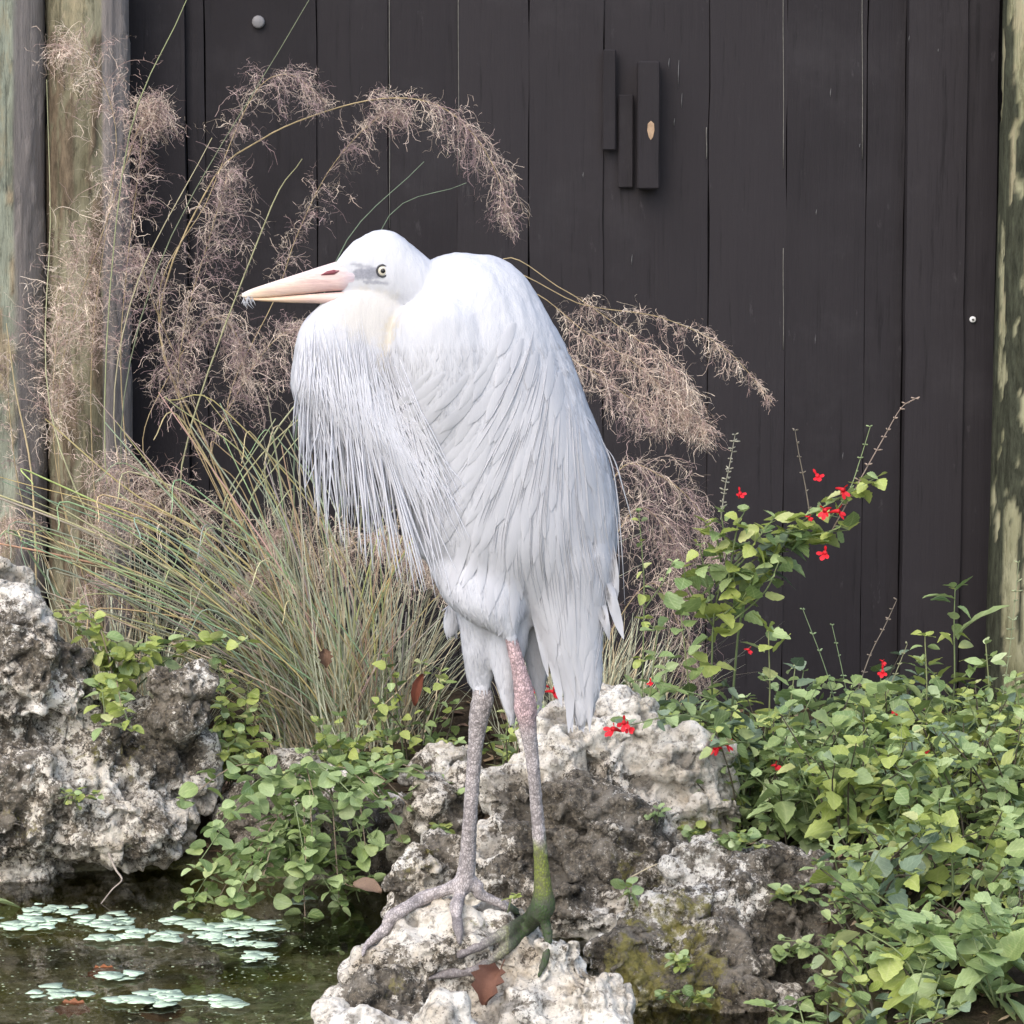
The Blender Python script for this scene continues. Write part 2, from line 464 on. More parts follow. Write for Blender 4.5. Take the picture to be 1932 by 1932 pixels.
# ------------------------------------------------------------------ fence
FY = 6.2
def fx(x): return P(x, 966, FY).x
fence = empty('board_fence', (fx(966), FY, ground_h(0, FY) - .02))
tag(fence, 'dark brown painted fence of vertical boards with a wooden gate pull', 'fence')
edges = list(range(-1770, -420, 150)) + [-420, -270, -120, 20, 140, 256, 362, 396, 603, 735, 865, 998, 1137, 1333, 1478, 1627, 1698, 1808, 1866]
proud = {256: .034, 1698: .038, 1808: .030, 362: .008}
rr = random.Random(3)
for a, b in list(zip(edges[:-1], edges[1:])) + [(1880, 2010)] + [(2010 + 150 * k, 2160 + 150 * k) for k in range(9)]:
    f = proud.get(a, rr.uniform(-.0025, .0025) + (.004 if a == 396 else 0))
    mb = MB(); gap = .0009
    x0, x1 = fx(a) + gap, fx(b) - gap
    # board with slightly wavy face and edges
    nz, nx = 24, 4
    zz = np.linspace(-.03, 2.1, nz); uu = np.linspace(0, 1, nx)
    U, ZZ = np.meshgrid(uu, zz)
    wav = .0011 * fbm(np.stack([U.ravel() * 2 + a, ZZ.ravel() * 2.2, U.ravel() * 0], -1), 3, 5)
    edge = .0017 * fbm(np.stack([U.ravel() * 0 + a, ZZ.ravel() * 6, U.ravel() * 0], -1), 3, 9)
    yb = np.where((U.ravel() == 0) | (U.ravel() == 1), .0009, 0)
    front = np.stack([x0 + (x1 - x0) * U.ravel() + edge, FY - f - .0 + wav + yb, ZZ.ravel()], -1)
    back = front.copy(); back[:, 1] = FY + .022
    fs = [(j * nx + i, j * nx + i + 1, (j + 1) * nx + i + 1, (j + 1) * nx + i) for j in range(nz - 1) for i in range(nx - 1)]
    k = nz * nx
    fs += [tuple(q + k for q in t[::-1]) for t in fs]
    for j in range(nz - 1):
        fs.append((j * nx, (j + 1) * nx, (j + 1) * nx + k, j * nx + k))
        fs.append((j * nx + nx - 1, j * nx + nx - 1 + k, (j + 1) * nx + nx - 1 + k, (j + 1) * nx + nx - 1))
    fs.append(tuple((nz - 1) * nx + i for i in range(nx)) + tuple((nz - 1) * nx + i + k for i in reversed(range(nx))))
    mb.add(np.concatenate([front, back]), fs)
    mb.build('board', M['paint'], fence, smooth=False)
mb = MB(); box(mb, fx(-1770), fx(3360), FY + .03, FY + .055, .0, 2.05, bev=.003); mb.build('gap_blocking_sheet', M['paint'], fence, False)  # added dark sheet, blocks light from behind so the gaps stay dark
for x, y0, y1 in ((735, -60, 430), (865, -60, 330), (1478, -60, 318), (1478, 468, 660), (1627, -60, 300), (1333, 240, 300), (396, 0, 240)):  # pale strips in the gaps stand in for light showing between boards
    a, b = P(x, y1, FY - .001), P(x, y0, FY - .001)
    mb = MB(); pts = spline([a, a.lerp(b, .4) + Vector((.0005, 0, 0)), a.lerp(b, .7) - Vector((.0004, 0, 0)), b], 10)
    tube(mb, pts, .0009, 4, (.15, .145, .13)); mb.build('gap_light_strip', M['wood'], fence)
# gate pull: two slats and a proud bar
def block(x0, x1, y0, y1, out, name, c, chip=False):
    a, b = P(x0, y1, FY - out), P(x1, y0, FY - out)
    mb = MB(); box(mb, a.x, b.x, FY - out, FY - .004, a.z, b.z, bev=.003)
    o = mb.build(name, M['paint'], fence, False)
    return o
block(1137, 1163, 93, 284, .022, 'pull_slat', None)
block(1166, 1196, 178, 355, .012, 'pull_slat', None)
pb = block(1203, 1246, 115, 357, .05, 'pull_bar', None)
mb = MB(); c0 = P(1228, 246, FY - .0515)
th = np.linspace(0, 2 * math.pi, 9)[:-1]
v = np.array([[c0.x + .0075 * math.cos(t) * (1 + .3 * math.sin(3 * t)), c0.y, c0.z + .02 * math.sin(t)] for t in th])
mb.add(np.concatenate([v, v + [0, .003, 0]]), [tuple(range(8))[::-1]] + [(i, (i + 1) % 8, (i + 1) % 8 + 8, i + 8) for i in range(8)], (.33, .23, .15))
mb.build('chipped_patch', M['wood'], fence, False)
# bolt head and screw
def disc(x, y, r, out, c, name):
    c0 = P(x, y, FY - out); mb = MB()
    tube(mb, [c0 + Vector((0, .02, 0)), c0 + Vector((0, .002, 0)), c0], [DM(r, FY), DM(r, FY), DM(r * .75, FY)], 12, c)
    mb.build(name, M['plain'], fence)
disc(487, 41, 12, .016, (.16, .155, .16), 'bolt_head')
disc(1836, 603, 6, .036, (.62, .62, .60), 'screw_head')
disc(1836, 603, 2.6, .0375, (.05, .05, .05), 'screw_slot')
for x, y, l in ((1567, 175, 8), (1622, 275, 4), (1538, 640, 12), (1192, 490, 10), (1715, 73, 5), (1770, 95, 3), (1280, 140, 26), (1286, 190, 14), (1262, 120, 10), (1272, 230, 7), (1180, 660, 6), (1540, 400, 5), (1400, 560, 9), (1100, 330, 5), (1590, 860, 7), (900, 120, 4), (700, 300, 5)):
    a = P(x, y, FY - .0005 - (.038 if x > 1700 else 0)); mb = MB()
    tube(mb, [a - Vector((0, 0, DM(l, FY))), a, a + Vector((.001, 0, DM(l, FY)))], [.0003, .0010, .0003], 4, (.13, .13, .13))
    mb.build('paint_scratch', M['wood'], fence)

# ------------------------------------------------------------------ round posts
def post(xc, w_, Yp, name, label, mat, lean, paint_from, seed, bark_t):
    r = DM(w_ / 2, Yp)
    base = P(xc, 1500, Yp); base.z = float(ground_h(base.x, Yp)) - .05
    root = empty(name, base); tag(root, label, 'post', 'round timber posts')
    na, nz = 90, 170
    A, Zg = np.meshgrid(np.linspace(0, 2 * math.pi, na, endpoint=False), np.linspace(base.z, 2.15, nz))
    a = A.ravel(); z = Zg.ravel()
    q = np.stack([np.cos(a) * 2.6, np.sin(a) * 2.6, z * 1.6], -1)
    bk = fbm(q * [1.15, 1.15, 3.4], 5, seed, .55)
    bark = sstep(bark_t, bark_t + .10, bk)
    rad = r * (1 + .03 * fbm(q * .5, 3, seed + 3)) + .004 * bark + .0016 * fbm(q * [8, 8, .8], 3, seed + 5)
    px = base.x + lean * (z - base.z) + rad * np.cos(a); py = Yp + rad * np.sin(a)
    fs = [(j * na + i, j * na + (i + 1) % na, (j + 1) * na + (i + 1) % na, (j + 1) * na + i) for j in range(nz - 1) for i in range(na)]
    fs.append(tuple((nz - 1) * na + i for i in range(na)))
    mb = MB(); mb.add(np.stack([px, py, z], -1), fs)
    o = mb.build('timber', mat, root)
    pt = sstep(paint_from - .03, paint_from + .03, np.cos(a) + .05 * fbm(q * 1.2, 3, seed + 8)) * (np.sin(a) < .6)
    if paint_from > 1: pt = pt * 0
    for nm, val in (('bark', bark * (1 - pt)), ('paint', pt)):
        at = o.data.attributes.new(nm, 'FLOAT', 'POINT'); at.data.foreach_set('value', val.astype(np.float32))
    return root
pm1 = mat_post('grey_green_post', (.24, .25, .19), (.41, .43, .33), (.22, .18, .12), (.27, .238, .22))
pm2 = mat_post('mossy_bark_post', (.13, .118, .075), (.25, .235, .16), (.085, .066, .045), (.27, .238, .22))
pm3 = mat_post('pale_peeling_post', (.20, .195, .11), (.36, .35, .23), (.028, .030, .02), (.3, .3, .3))
post(-16, 206, 6.02, 'timber_post', 'pale grey-green round timber post with a grey painted strip', pm1, .016, .60, 11, .30)
post(174, 152, 6.05, 'timber_post', 'mossy brown round timber post with peeling bark and grey strip', pm2, .010, .48, 23, .02)
post(1948, 180, 6.02, 'timber_post', 'pale peeling round timber post with dark bark patches', pm3, .008, 2, 37, -.14)

# ------------------------------------------------------------------ solids from overlapping volumes
def remesh(mb, voxel, name):
    me = mb.mesh(name, M['rock'])
    o = bpy.data.objects.new(name, me); col.objects.link(o)
    md = o.modifiers.new('r', 'REMESH'); md.mode = 'VOXEL'; md.voxel_size = voxel
    dg = bpy.context.evaluated_depsgraph_get()
    nm = bpy.data.meshes.new_from_object(o.evaluated_get(dg))
    bpy.data.objects.remove(o); bpy.data.meshes.remove(me)
    for a in list(nm.color_attributes): nm.color_attributes.remove(a)
    nm.materials.clear()
    return nm
def getco(me):
    v = np.empty(len(me.vertices) * 3, np.float32); me.vertices.foreach_get('co', v); return v.reshape(-1, 3).astype(float)
def getno(me):
    v = np.empty(len(me.vertices) * 3, np.float32); me.vertices.foreach_get('normal', v); return v.reshape(-1, 3).astype(float)
def relax(me, co, it, wt=.5):
    e = np.empty(len(me.edges) * 2, np.int32); me.edges.foreach_get('vertices', e); e = e.reshape(-1, 2)
    n = len(co); cnt = np.bincount(e.ravel(), minlength=n)[:, None]
    for _ in range(it):
        s = np.stack([np.bincount(e[:, 0], co[e[:, 1], k], n) + np.bincount(e[:, 1], co[e[:, 0], k], n) for k in range(3)], 1)
        co = co + (s / np.maximum(cnt, 1) - co) * (wt if np.isscalar(wt) else wt[:, None])
    return co
def setco(me, co):
    me.vertices.foreach_set('co', co.ravel().astype(np.float32)); me.update()
def bvh_of(me):
    return BVHTree.FromPolygons([v.co.copy() for v in me.vertices], [tuple(p.vertices) for p in me.polygons])
def hit(bv, x, y):
    v = ray(x, y).normalized()
    r = bv.ray_cast(CAMV, v)
    return (r[0], r[1]) if r[0] is not None else (None, None)

_ico = bmesh.new(); bmesh.ops.create_icosphere(_ico, subdivisions=3, radius=1); _ico.verts.index_update()
ICOV = np.array([v.co[:] for v in _ico.verts]); ICOF = [[v.index for v in f.verts] for f in _ico.faces]; _ico.free()
rocks = {}
def rock(key, label, blobs, seed, voxel=.006, amp=1.0, stains=(), moss=(), base_stain=0.0, cat='rock', group='limestone boulders'):
    mb = MB()
    for (x, y, Yc, rx, ry, *rd) in blobs:
        c = np.array(P(x, y, Yc)); s = Yc / FPX
        r = np.array([rx * s, (rd[0] if rd else (rx + ry) / 2) * s, ry * s])
        v = ICOV * r
        v = v * (1 + .22 * fbm(ICOV * 1.3 + seed + x * .01, 3, seed))[:, None]
        mb.add(v + c, ICOF)
    me = remesh(mb, voxel, 'rock')
    co = relax(me, getco(me), 2)
    setco(me, co)
    no = getno(me)
    q = co + seed * 1.7
    f1, f2 = worley(q * 13, seed)
    dsp = .026 * fbm(q * 9, 4, seed) + .026 * (f2 - f1 - .3) - .012 * np.clip(.33 - f1, 0, 1) * 2
    co = co + no * (dsp * amp)[:, None]
    setco(me, co); no = getno(me)
    g1, g2 = worley(q * 46, seed + 4)
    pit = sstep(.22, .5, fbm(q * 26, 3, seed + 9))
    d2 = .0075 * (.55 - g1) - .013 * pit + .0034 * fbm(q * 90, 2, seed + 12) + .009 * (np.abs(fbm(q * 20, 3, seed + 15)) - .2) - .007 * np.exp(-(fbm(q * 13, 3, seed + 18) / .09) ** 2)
    co = co + no * (d2 * amp)[:, None]
    setco(me, co)
    bv = bvh_of(me)
    def field(lst, off):
        r = np.zeros(len(co))
        nz_ = fbm(q * 14, 4, seed + off)
        for (x, y, rad, st) in lst:
            h_, _n = hit(bv, x, y)
            if h_ is None: continue
            rm = DM(rad, h_.y)
            dd = np.linalg.norm((co - np.array(h_)) * [1, .7, 1], axis=1) / rm
            r = np.maximum(r, .66 * st * sstep(1.5, .35, dd + .45 * nz_))
        return r
    st = np.clip(field(stains, 20) + base_stain + .30 * fbm(q * 6, 4, seed + 31), 0, 1)
    ms = field(moss, 40)
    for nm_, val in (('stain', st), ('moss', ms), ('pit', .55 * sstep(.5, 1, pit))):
        at = me.attributes.new(nm_, 'FLOAT', 'POINT'); at.data.foreach_set('value', val.astype(np.float32))
    me.materials.append(M['rock'])
    me.polygons.foreach_set('use_smooth', [True] * len(me.polygons))
    o = bpy.data.objects.new('rock', me); col.objects.link(o)
    tag(o, label, cat, group)
    rocks[key] = (o, bv)
    return o
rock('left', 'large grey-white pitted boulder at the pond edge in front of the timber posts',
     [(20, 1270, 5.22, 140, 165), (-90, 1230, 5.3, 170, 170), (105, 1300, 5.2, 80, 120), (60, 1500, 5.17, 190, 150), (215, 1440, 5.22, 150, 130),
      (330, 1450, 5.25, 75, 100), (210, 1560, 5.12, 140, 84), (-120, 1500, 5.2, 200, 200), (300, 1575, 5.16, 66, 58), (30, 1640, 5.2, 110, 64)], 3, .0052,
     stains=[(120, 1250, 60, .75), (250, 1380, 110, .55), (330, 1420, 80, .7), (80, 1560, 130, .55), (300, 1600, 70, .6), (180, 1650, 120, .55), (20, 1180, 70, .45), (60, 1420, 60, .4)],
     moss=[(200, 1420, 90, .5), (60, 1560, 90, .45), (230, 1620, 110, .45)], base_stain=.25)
rock('knob', 'small dark knobbly boulder sitting on the shoulder of the large boulder',
     [(335, 1292, 5.18, 58, 48), (345, 1345, 5.18, 52, 45), (300, 1370, 5.22, 60, 50)], 9, .005, .8,
     stains=[(310, 1290, 60, .6), (350, 1330, 50, .6), (320, 1370, 60, .7)], base_stain=.4)
rock('under_creeper', 'grey boulder mostly covered by the mint-green creeping plant',
     [(560, 1470, 5.3, 110, 75), (490, 1530, 5.25, 85, 80), (640, 1540, 5.2, 120, 95), (710, 1570, 5.15, 100, 85), (560, 1600, 5.2, 140, 80)], 14, .007,
     stains=[(700, 1570, 120, .7), (640, 1520, 60, .4), (500, 1560, 100, .6)], base_stain=.3)
rock('tan', 'small tan weathered rock behind the legs of the heron', [(845, 1440, 5.3, 62, 36), (800, 1455, 5.3, 50, 34)], 17, .006, .7,
     stains=[(800, 1450, 45, .8)], moss=[(850, 1440, 50, .5)], base_stain=.1)
rock('lump', 'small whitish pitted rock beside the creeping plant', [(815, 1512, 4.95, 50, 46), (858, 1560, 4.98, 62, 66), (890, 1500, 5.0, 50, 60), (790, 1580, 5.0, 60, 50)], 21, .005, .7,
     stains=[(855, 1530, 30, .7), (850, 1590, 60, .9), (890, 1520, 60, .8)], base_stain=.25)
rock('lump2', 'low yellowish knobbly rock above the dark hollow by the water', [(800, 1636, 4.75, 56, 44), (748, 1672, 4.74, 38, 30), (856, 1640, 4.8, 56, 66), (840, 1700, 4.78, 110, 60)], 25, .005, .7,
     stains=[(840, 1600, 35, .6), (770, 1700, 60, .7)], moss=[(800, 1640, 60, .5)], base_stain=.25)
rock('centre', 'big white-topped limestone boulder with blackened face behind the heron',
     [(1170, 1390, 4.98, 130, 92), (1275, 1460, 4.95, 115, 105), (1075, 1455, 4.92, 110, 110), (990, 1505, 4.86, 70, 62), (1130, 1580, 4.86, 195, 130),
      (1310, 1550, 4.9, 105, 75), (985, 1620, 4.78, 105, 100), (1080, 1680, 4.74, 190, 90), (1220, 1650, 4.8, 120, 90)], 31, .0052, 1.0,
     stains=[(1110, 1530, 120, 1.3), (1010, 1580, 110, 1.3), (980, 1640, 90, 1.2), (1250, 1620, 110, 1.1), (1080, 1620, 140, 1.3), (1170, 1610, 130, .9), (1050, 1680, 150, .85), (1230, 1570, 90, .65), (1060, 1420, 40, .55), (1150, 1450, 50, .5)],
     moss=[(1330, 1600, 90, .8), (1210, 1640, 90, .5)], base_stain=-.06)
rock('right', 'dark brown pitted boulder half buried among the sage plants',
     [(1330, 1655, 4.56, 80, 66), (1450, 1680, 4.52, 130, 92), (1530, 1640, 4.54, 52, 50), (1490, 1785, 4.48, 110, 110), (1370, 1760, 4.5, 130, 110), (1450, 1890, 4.42, 150, 110), (1560, 1760, 4.5, 60, 90)], 41, .0052, 1.1,
     stains=[(1370, 1660, 110, .75), (1480, 1720, 130, .6), (1420, 1800, 130, .85), (1330, 1700, 80, .7), (1500, 1830, 100, .7)], base_stain=.33)
rock('mossy', 'yellow-mossed boulder between the perch and the dark boulder',
     [(1285, 1735, 4.42, 92, 62), (1195, 1800, 4.38, 85, 78), (1325, 1815, 4.38, 110, 92), (1235, 1905, 4.32, 120, 105), (1390, 1925, 4.32, 130, 95), (1260, 2020, 4.3, 170, 100)], 47, .005, 1.0,
     stains=[(1180, 1780, 60, .7), (1250, 1850, 60, .6), (1390, 1850, 90, .85), (1370, 1930, 90, .75)],
     moss=[(1290, 1740, 100, .8), (1230, 1890, 120, 1.0), (1300, 1820, 90, .8)], base_stain=.32)
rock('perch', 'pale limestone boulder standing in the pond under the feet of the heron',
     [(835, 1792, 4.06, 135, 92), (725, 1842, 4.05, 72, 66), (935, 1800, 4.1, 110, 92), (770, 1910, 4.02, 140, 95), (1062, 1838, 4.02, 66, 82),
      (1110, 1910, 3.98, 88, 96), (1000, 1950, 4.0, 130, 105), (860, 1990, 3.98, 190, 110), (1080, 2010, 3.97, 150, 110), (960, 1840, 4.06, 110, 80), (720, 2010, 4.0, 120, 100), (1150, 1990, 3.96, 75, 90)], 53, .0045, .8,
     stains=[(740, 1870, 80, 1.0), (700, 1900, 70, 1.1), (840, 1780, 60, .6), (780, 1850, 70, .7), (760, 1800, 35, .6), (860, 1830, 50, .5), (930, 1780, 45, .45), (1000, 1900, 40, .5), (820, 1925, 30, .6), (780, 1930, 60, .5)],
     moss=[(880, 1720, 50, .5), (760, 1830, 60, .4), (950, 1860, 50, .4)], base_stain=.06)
rock('chunk', 'small white rock chunk at the waterline left of the perch boulder', [(655, 1950, 3.86, 85, 48), (720, 1975, 3.86, 70, 50), (600, 1985, 3.88, 60, 40)], 59, .005, .6, stains=[(640, 1960, 30, .5)], base_stain=-.1)
rock('wedge', 'small angular white rock wedged against the front of the perch boulder', [(830, 1925, 3.84, 58, 62), (870, 1975, 3.83, 60, 60)], 63, .005, .6, stains=[(850, 1960, 30, .5)], base_stain=-.1)
rock('flat', 'flat pale rock lying under the sage leaves', [(1630, 1805, 4.62, 75, 30), (1670, 1850, 4.6, 70, 45), (1600, 1850, 4.58, 60, 50)], 67, .006, .7, stains=[(1650, 1850, 60, .6)], base_stain=.1)
rock('back', 'brown rock at the foot of the fence behind the sage plants', [(1600, 1455, 5.5, 70, 40), (1640, 1490, 5.45, 60, 40)], 71, .007, .8, base_stain=.25)

# ------------------------------------------------------------------ heron
HY = 4.02
heron = empty('heron', P(960, 1720, HY))
tag(heron, 'tall white heron with pink bill standing hunched on the pale boulder', 'heron')
hm = MB()
def loft(rings, axis_='h', n=28):
    vs = []; m = len(rings)
    for (cx, cy, a, b, dd) in rings:
        for k in range(n):
            t = 2 * math.pi * k / n
            off = a * math.cos(t)
            x, y = (cx + off, cy) if axis_ == 'h' else (cx, cy + off)
            vs.append(P(x, y, HY + dd + DM(b, HY) * math.sin(t)))
    f = [(i * n + j, i * n + (j + 1) % n, (i + 1) * n + (j + 1) % n, (i + 1) * n + j) for i in range(m - 1) for j in range(n)]
    f.append(tuple(range(n))[::-1]); f.append(tuple((m - 1) * n + j for j in range(n)))
    hm.add([v[:] for v in vs], f)
def densify(r, k=4):
    return spline(np.array(r, float), (len(r) - 1) * k + 1)
L = lambda r, ax='h': loft(densify(r), ax)
# torso with folded wings
L([(878, 476, 24, 24, 0), (880, 488, 62, 48, 0), (885, 515, 98, 78, 0), (890, 555, 124, 104, 0), (897, 610, 148, 124, 0), (908, 680, 170, 134, 0), (925, 760, 185, 138, 0),
   (944, 850, 200, 138, 0), (956, 940, 207, 132, 0), (978, 1030, 188, 116, 0), (990, 1100, 162, 92, .005), (1000, 1150, 130, 60, .01), (1005, 1185, 90, 30, .01)])
# shoulder of the near wing
L([(838, 560, 40, 40, -.052), (835, 590, 82, 72, -.05), (838, 640, 100, 84, -.048), (845, 700, 104, 84, -.048), (860, 780, 100, 74, -.048), (880, 860, 92, 60, -.045), (900, 940, 80, 44, -.04)])
# neck folded down on the breast
L([(700, 555, 66, 42, -.012), (690, 580, 92, 54, -.012), (676, 620, 106, 62, -.012), (668, 680, 114, 70, -.012), (672, 740, 122, 78, -.01), (705, 800, 112, 80, -.008),
   (752, 860, 96, 80, -.004), (800, 925, 76, 76, 0), (832, 990, 66, 68, 0), (850, 1050, 60, 60, 0)])
# head
L([(628, 522, 16, 8, -.018), (645, 515, 32, 15, -.018), (672, 510, 57, 25, -.018), (708, 509, 73, 39, -.018), (745, 513, 74, 46, -.018), (778, 526, 62, 47, -.016), (810, 545, 52, 46, -.012), (840, 560, 40, 40, -.006)], 'v')
# thigh of the near leg, trousers, tail, wing tip
L([(885, 1000, 70, 60, .0), (895, 1050, 84, 64, -.010), (908, 1100, 86, 64, -.022), (922, 1148, 72, 54, -.032), (942, 1180, 40, 32, -.04), (957, 1200, 17, 16, -.044)])
L([(915, 1120, 66, 60, .0), (915, 1180, 52, 42, .0), (908, 1240, 34, 28, .005), (905, 1285, 22, 17, .01), (907, 1312, 8, 8, .012)])
L([(955, 1150, 50, 30, -.01), (958, 1220, 40, 24, -.012), (955, 1290, 20, 14, -.012), (962, 1340, 9, 8, -.012), (968, 1366, 3, 3, -.012)])
L([(1010, 1130, 40, 34, .02), (1012, 1200, 34, 24, .025), (1014, 1260, 22, 16, .025), (1018, 1320, 8, 7, .025), (1019, 1338, 3, 3, .025)])
L([(1062, 1040, 100, 80, -.012), (1066, 1090, 92, 62, -.02), (1072, 1150, 72, 46, -.022), (1080, 1220, 57, 34, -.022), (1094, 1290, 39, 22, -.02), (1099, 1335, 23, 13, -.02), (1095, 1372, 5, 5, -.018)])
L([(852, 1140, 10, 8, .06), (852, 1165, 18, 10, .06), (850, 1190, 15, 8, .06), (848, 1203, 4, 4, .06)])
legs = []
def limb(pts):                        # pts: (x, y, radius px, depth offset)
    q = densify(pts, 5)
    path = [P(a, b, HY + dd)[:] for a, b, r_, dd in q]; rad = [DM(r_, HY) for a, b, r_, dd in q]
    tube(hm, path, rad, 14); legs.append((np.array(path), np.array(rad)))
pbv = rocks['perch'][1]
def on_rock(x, y, lift):
    h_, _n = hit(pbv, x, y)
    if h_ is None: return None
    return np.array(h_) + np.array([0, -.3, .95]) * lift
def toe(pts, ankle_off):
    """first points carry their own depth, later ones lie on the boulder"""
    path = []; rad = []
    last = None
    for (x, y, r_, free) in pts:
        rm = DM(r_, HY)
        if free is not None: p_ = np.array(P(x, y, HY + free))
        else:
            p_ = on_rock(x, y + r_ * .6, rm * 1.05)
            if p_ is None: p_ = last + np.array([0, 0, -.01]) if last is not None else np.array(P(x, y, HY))
        path.append(p_); rad.append(rm); last = p_
    k = np.concatenate([np.array(path), np.array(rad)[:, None]], 1)
    q = spline(k, len(k) * 6)
    # knobbly joints
    rr_ = q[:, 3] * (1 + .10 * np.sin(np.linspace(0, len(k) * 3.4, len(q))))
    tube(hm, q[:, :3], rr_, 12); legs.append((q[:, :3], rr_))
fa = on_rock(878, 1692, .0); na_ = on_rock(1018, 1738, .0)
fd = (fa[1] - HY) if fa is not None else .06
nd = (na_[1] - HY) if na_ is not None else -.02
print('foot depth', fd, nd)
limb([(905, 1270, 14, .012), (908, 1300, 18, .012), (911, 1320, 22, .014), (904, 1350, 20, .018), (898, 1400, 15.5, .024), (893, 1457, 14.5, lerp_ if False else .03), (887, 1540, 14.5, fd * .6), (883, 1610, 16.5, fd * .9), (879, 1650, 19, fd), (877, 1668, 22, fd), (876, 1680, 15, fd)])
limb([(955, 1170, 15, -.046), (961, 1194, 12.5, -.046), (972, 1235, 13.5, -.045), (981, 1270, 15.5, -.043), (989, 1310, 20, -.04), (992, 1338, 22.5, -.038), (996, 1372, 17, -.035), (1003, 1420, 14, -.034), (1008, 1470, 12.5, -.033),
      (1014, 1541, 13, nd), (1021, 1624, 14.5, nd), (1024, 1675, 18, nd), (1025, 1705, 24, nd), (1020, 1722, 22, nd), (1012, 1735, 14, nd)])
toe([(876, 1664, 15, fd), (848, 1676, 14, fd), (799, 1698, 13, None), (765, 1717, 14, None), (732, 1739, 12, None), (708, 1762, 12, None), (692, 1786, 8, None), (684, 1806, 3, None)], fd)
toe([(877, 1664, 14, fd), (868, 1690, 13, fd - .01), (861, 1715, 13, None), (863, 1742, 11, None), (866, 1765, 9, None), (867, 1784, 4, None)], fd)
toe([(884, 1664, 13, fd), (905, 1674, 12, fd), (938, 1698, 11, None), (958, 1714, 10, None), (980, 1727, 5, None)], fd)
toe([(1018, 1712, 16, nd), (1000, 1734, 15, None), (957, 1762, 13, None), (925, 1778, 11, None), (895, 1792, 10, None), (869, 1803, 8, None), (847, 1813, 3, None)], nd)
toe([(1018, 1716, 16, nd), (998, 1752, 14, None), (954, 1791, 12, None), (922, 1817, 11, None), (897, 1834, 10, None), (862, 1838, 10, None), (829, 1842, 8, None), (806, 1848, 3, None)], nd)
toe([(1024, 1714, 15, nd), (1030, 1742, 12, None), (1034, 1768, 9, None), (1030, 1808, 8, None), (1015, 1846, 4, None)], nd)
hme = remesh(hm, .0026, 'body')
co = getco(hme)
dl = np.full(len(co), 9.0); dz = np.zeros(len(co))
for path, rad in legs:
    for pq, rq in zip(path, rad):
        dd = np.linalg.norm(co - pq, axis=1) - rq
        dl = np.minimum(dl, dd)
zk = P(966, 1240, HY).z
wt = np.where(dl < .004, .15, .5)
co = relax(hme, co, 12, wt)
setco(hme, co)
no = getno(hme)
isleg = (dl < .0022) | (co[:, 2] < P(966, 1400, HY).z)
ztr = P(910, 1300, HY).z                     # trousers end here on the far leg
zth = P(957, 1196, HY).z
isleg &= np.where(co[:, 0] < P(935, 1300, HY).x, co[:, 2] < ztr, co[:, 2] < zth)
feath = ~isleg
# soft feather relief
fl = fbm(co * [60, 60, 16], 3, 5) * .0011 + fbm(co * [14, 14, 6], 3, 6) * .003
co = co + no * (fl * feath)[:, None]
co = co + no * (fbm(co * 260, 2, 8) * .0006 * isleg)[:, None]
setco(hme, co)
nv = len(co)
def pix(c):                           # back to reading pixels, only to choose where colours of the bird sit
    r = c - np.array([0, 0, CAM_H]); zf = r[:, 1] * cp - r[:, 2] * sp_; up = r[:, 1] * sp_ + r[:, 2] * cp
    return 966 + r[:, 0] / zf * FPX, 966 - up / zf * FPX
# colour masks in the bird's own space
eyeP = P(722, 511, HY - .018)
def ell(x, y, rx, ry):
    c_ = np.array(P(x, y, HY)); return ((co[:, 0] - c_[0]) / DM(rx, HY)) ** 2 + ((co[:, 2] - c_[2]) / DM(ry, HY)) ** 2
def segd(x0, y0, x1, y1):
    a = np.array(P(x0, y0, HY))[[0, 2]]; b = np.array(P(x1, y1, HY))[[0, 2]]; q = co[:, [0, 2]]
    t = np.clip(((q - a) @ (b - a)) / ((b - a) @ (b - a)), 0, 1)
    return np.linalg.norm(q - (a + t[:, None] * (b - a)), axis=1) * FPX / HY
jit = fbm(co * 180, 2, 4)
lore = np.maximum(sstep(13, 8, segd(680, 517, 710, 514) + 3 * jit), .8 * sstep(5, 2, segd(690, 530, 733, 533) + 2 * jit))
lore = np.maximum(lore, .7 * sstep(5, 2, segd(668, 497, 705, 505) + 2 * jit))
cream = np.clip(.55 * sstep(1.2, .2, ell(700, 590, 70, 60) + .3 * jit) + .8 * sstep(16, 2, segd(742, 610, 722, 690) + 6 * jit) + .25 * sstep(1.2, .3, ell(720, 960, 60, 120)), 0, 1) * feath
for nm_, val in (('lore', lore * feath), ('cream', cream)):
    at = hme.attributes.new(nm_, 'FLOAT', 'POINT'); at.data.foreach_set('value', val.astype(np.float32))
z_ = co[:, 2]
lc = np.zeros((nv, 3)); lc[:] = (.45, .405, .395)
pinkz = sstep(P(0 + 966, 1390, HY).z, P(966, 1330, HY).z, z_) * (co[:, 0] > P(938, 1300, HY).x)
lc = lc * (1 - pinkz[:, None]) + np.array([.56, .40, .405]) * pinkz[:, None]
xm = P(945, 1700, HY).x
nearm = (co[:, 0] > P(960, 1600, HY).x)
gm = sstep(P(966, 1560, HY).z, P(966, 1590, HY).z, -0 + z_ * 1.0) if False else sstep(0, .03, P(966, 1570, HY).z - z_ + .012 * fbm(co * 70, 3, 9))
gm = gm * nearm + sstep(.02, .0, np.abs(0 * z_)) * 0
gx_ = sstep(P(895, 1790, HY).x, P(985, 1790, HY).x, co[:, 0])
near_toes = (z_ < P(966, 1738, HY + nd).z) & (co[:, 0] > P(800, 1700, HY).x) & (co[:, 1] < HY + (fd + nd) / 2 - .0)
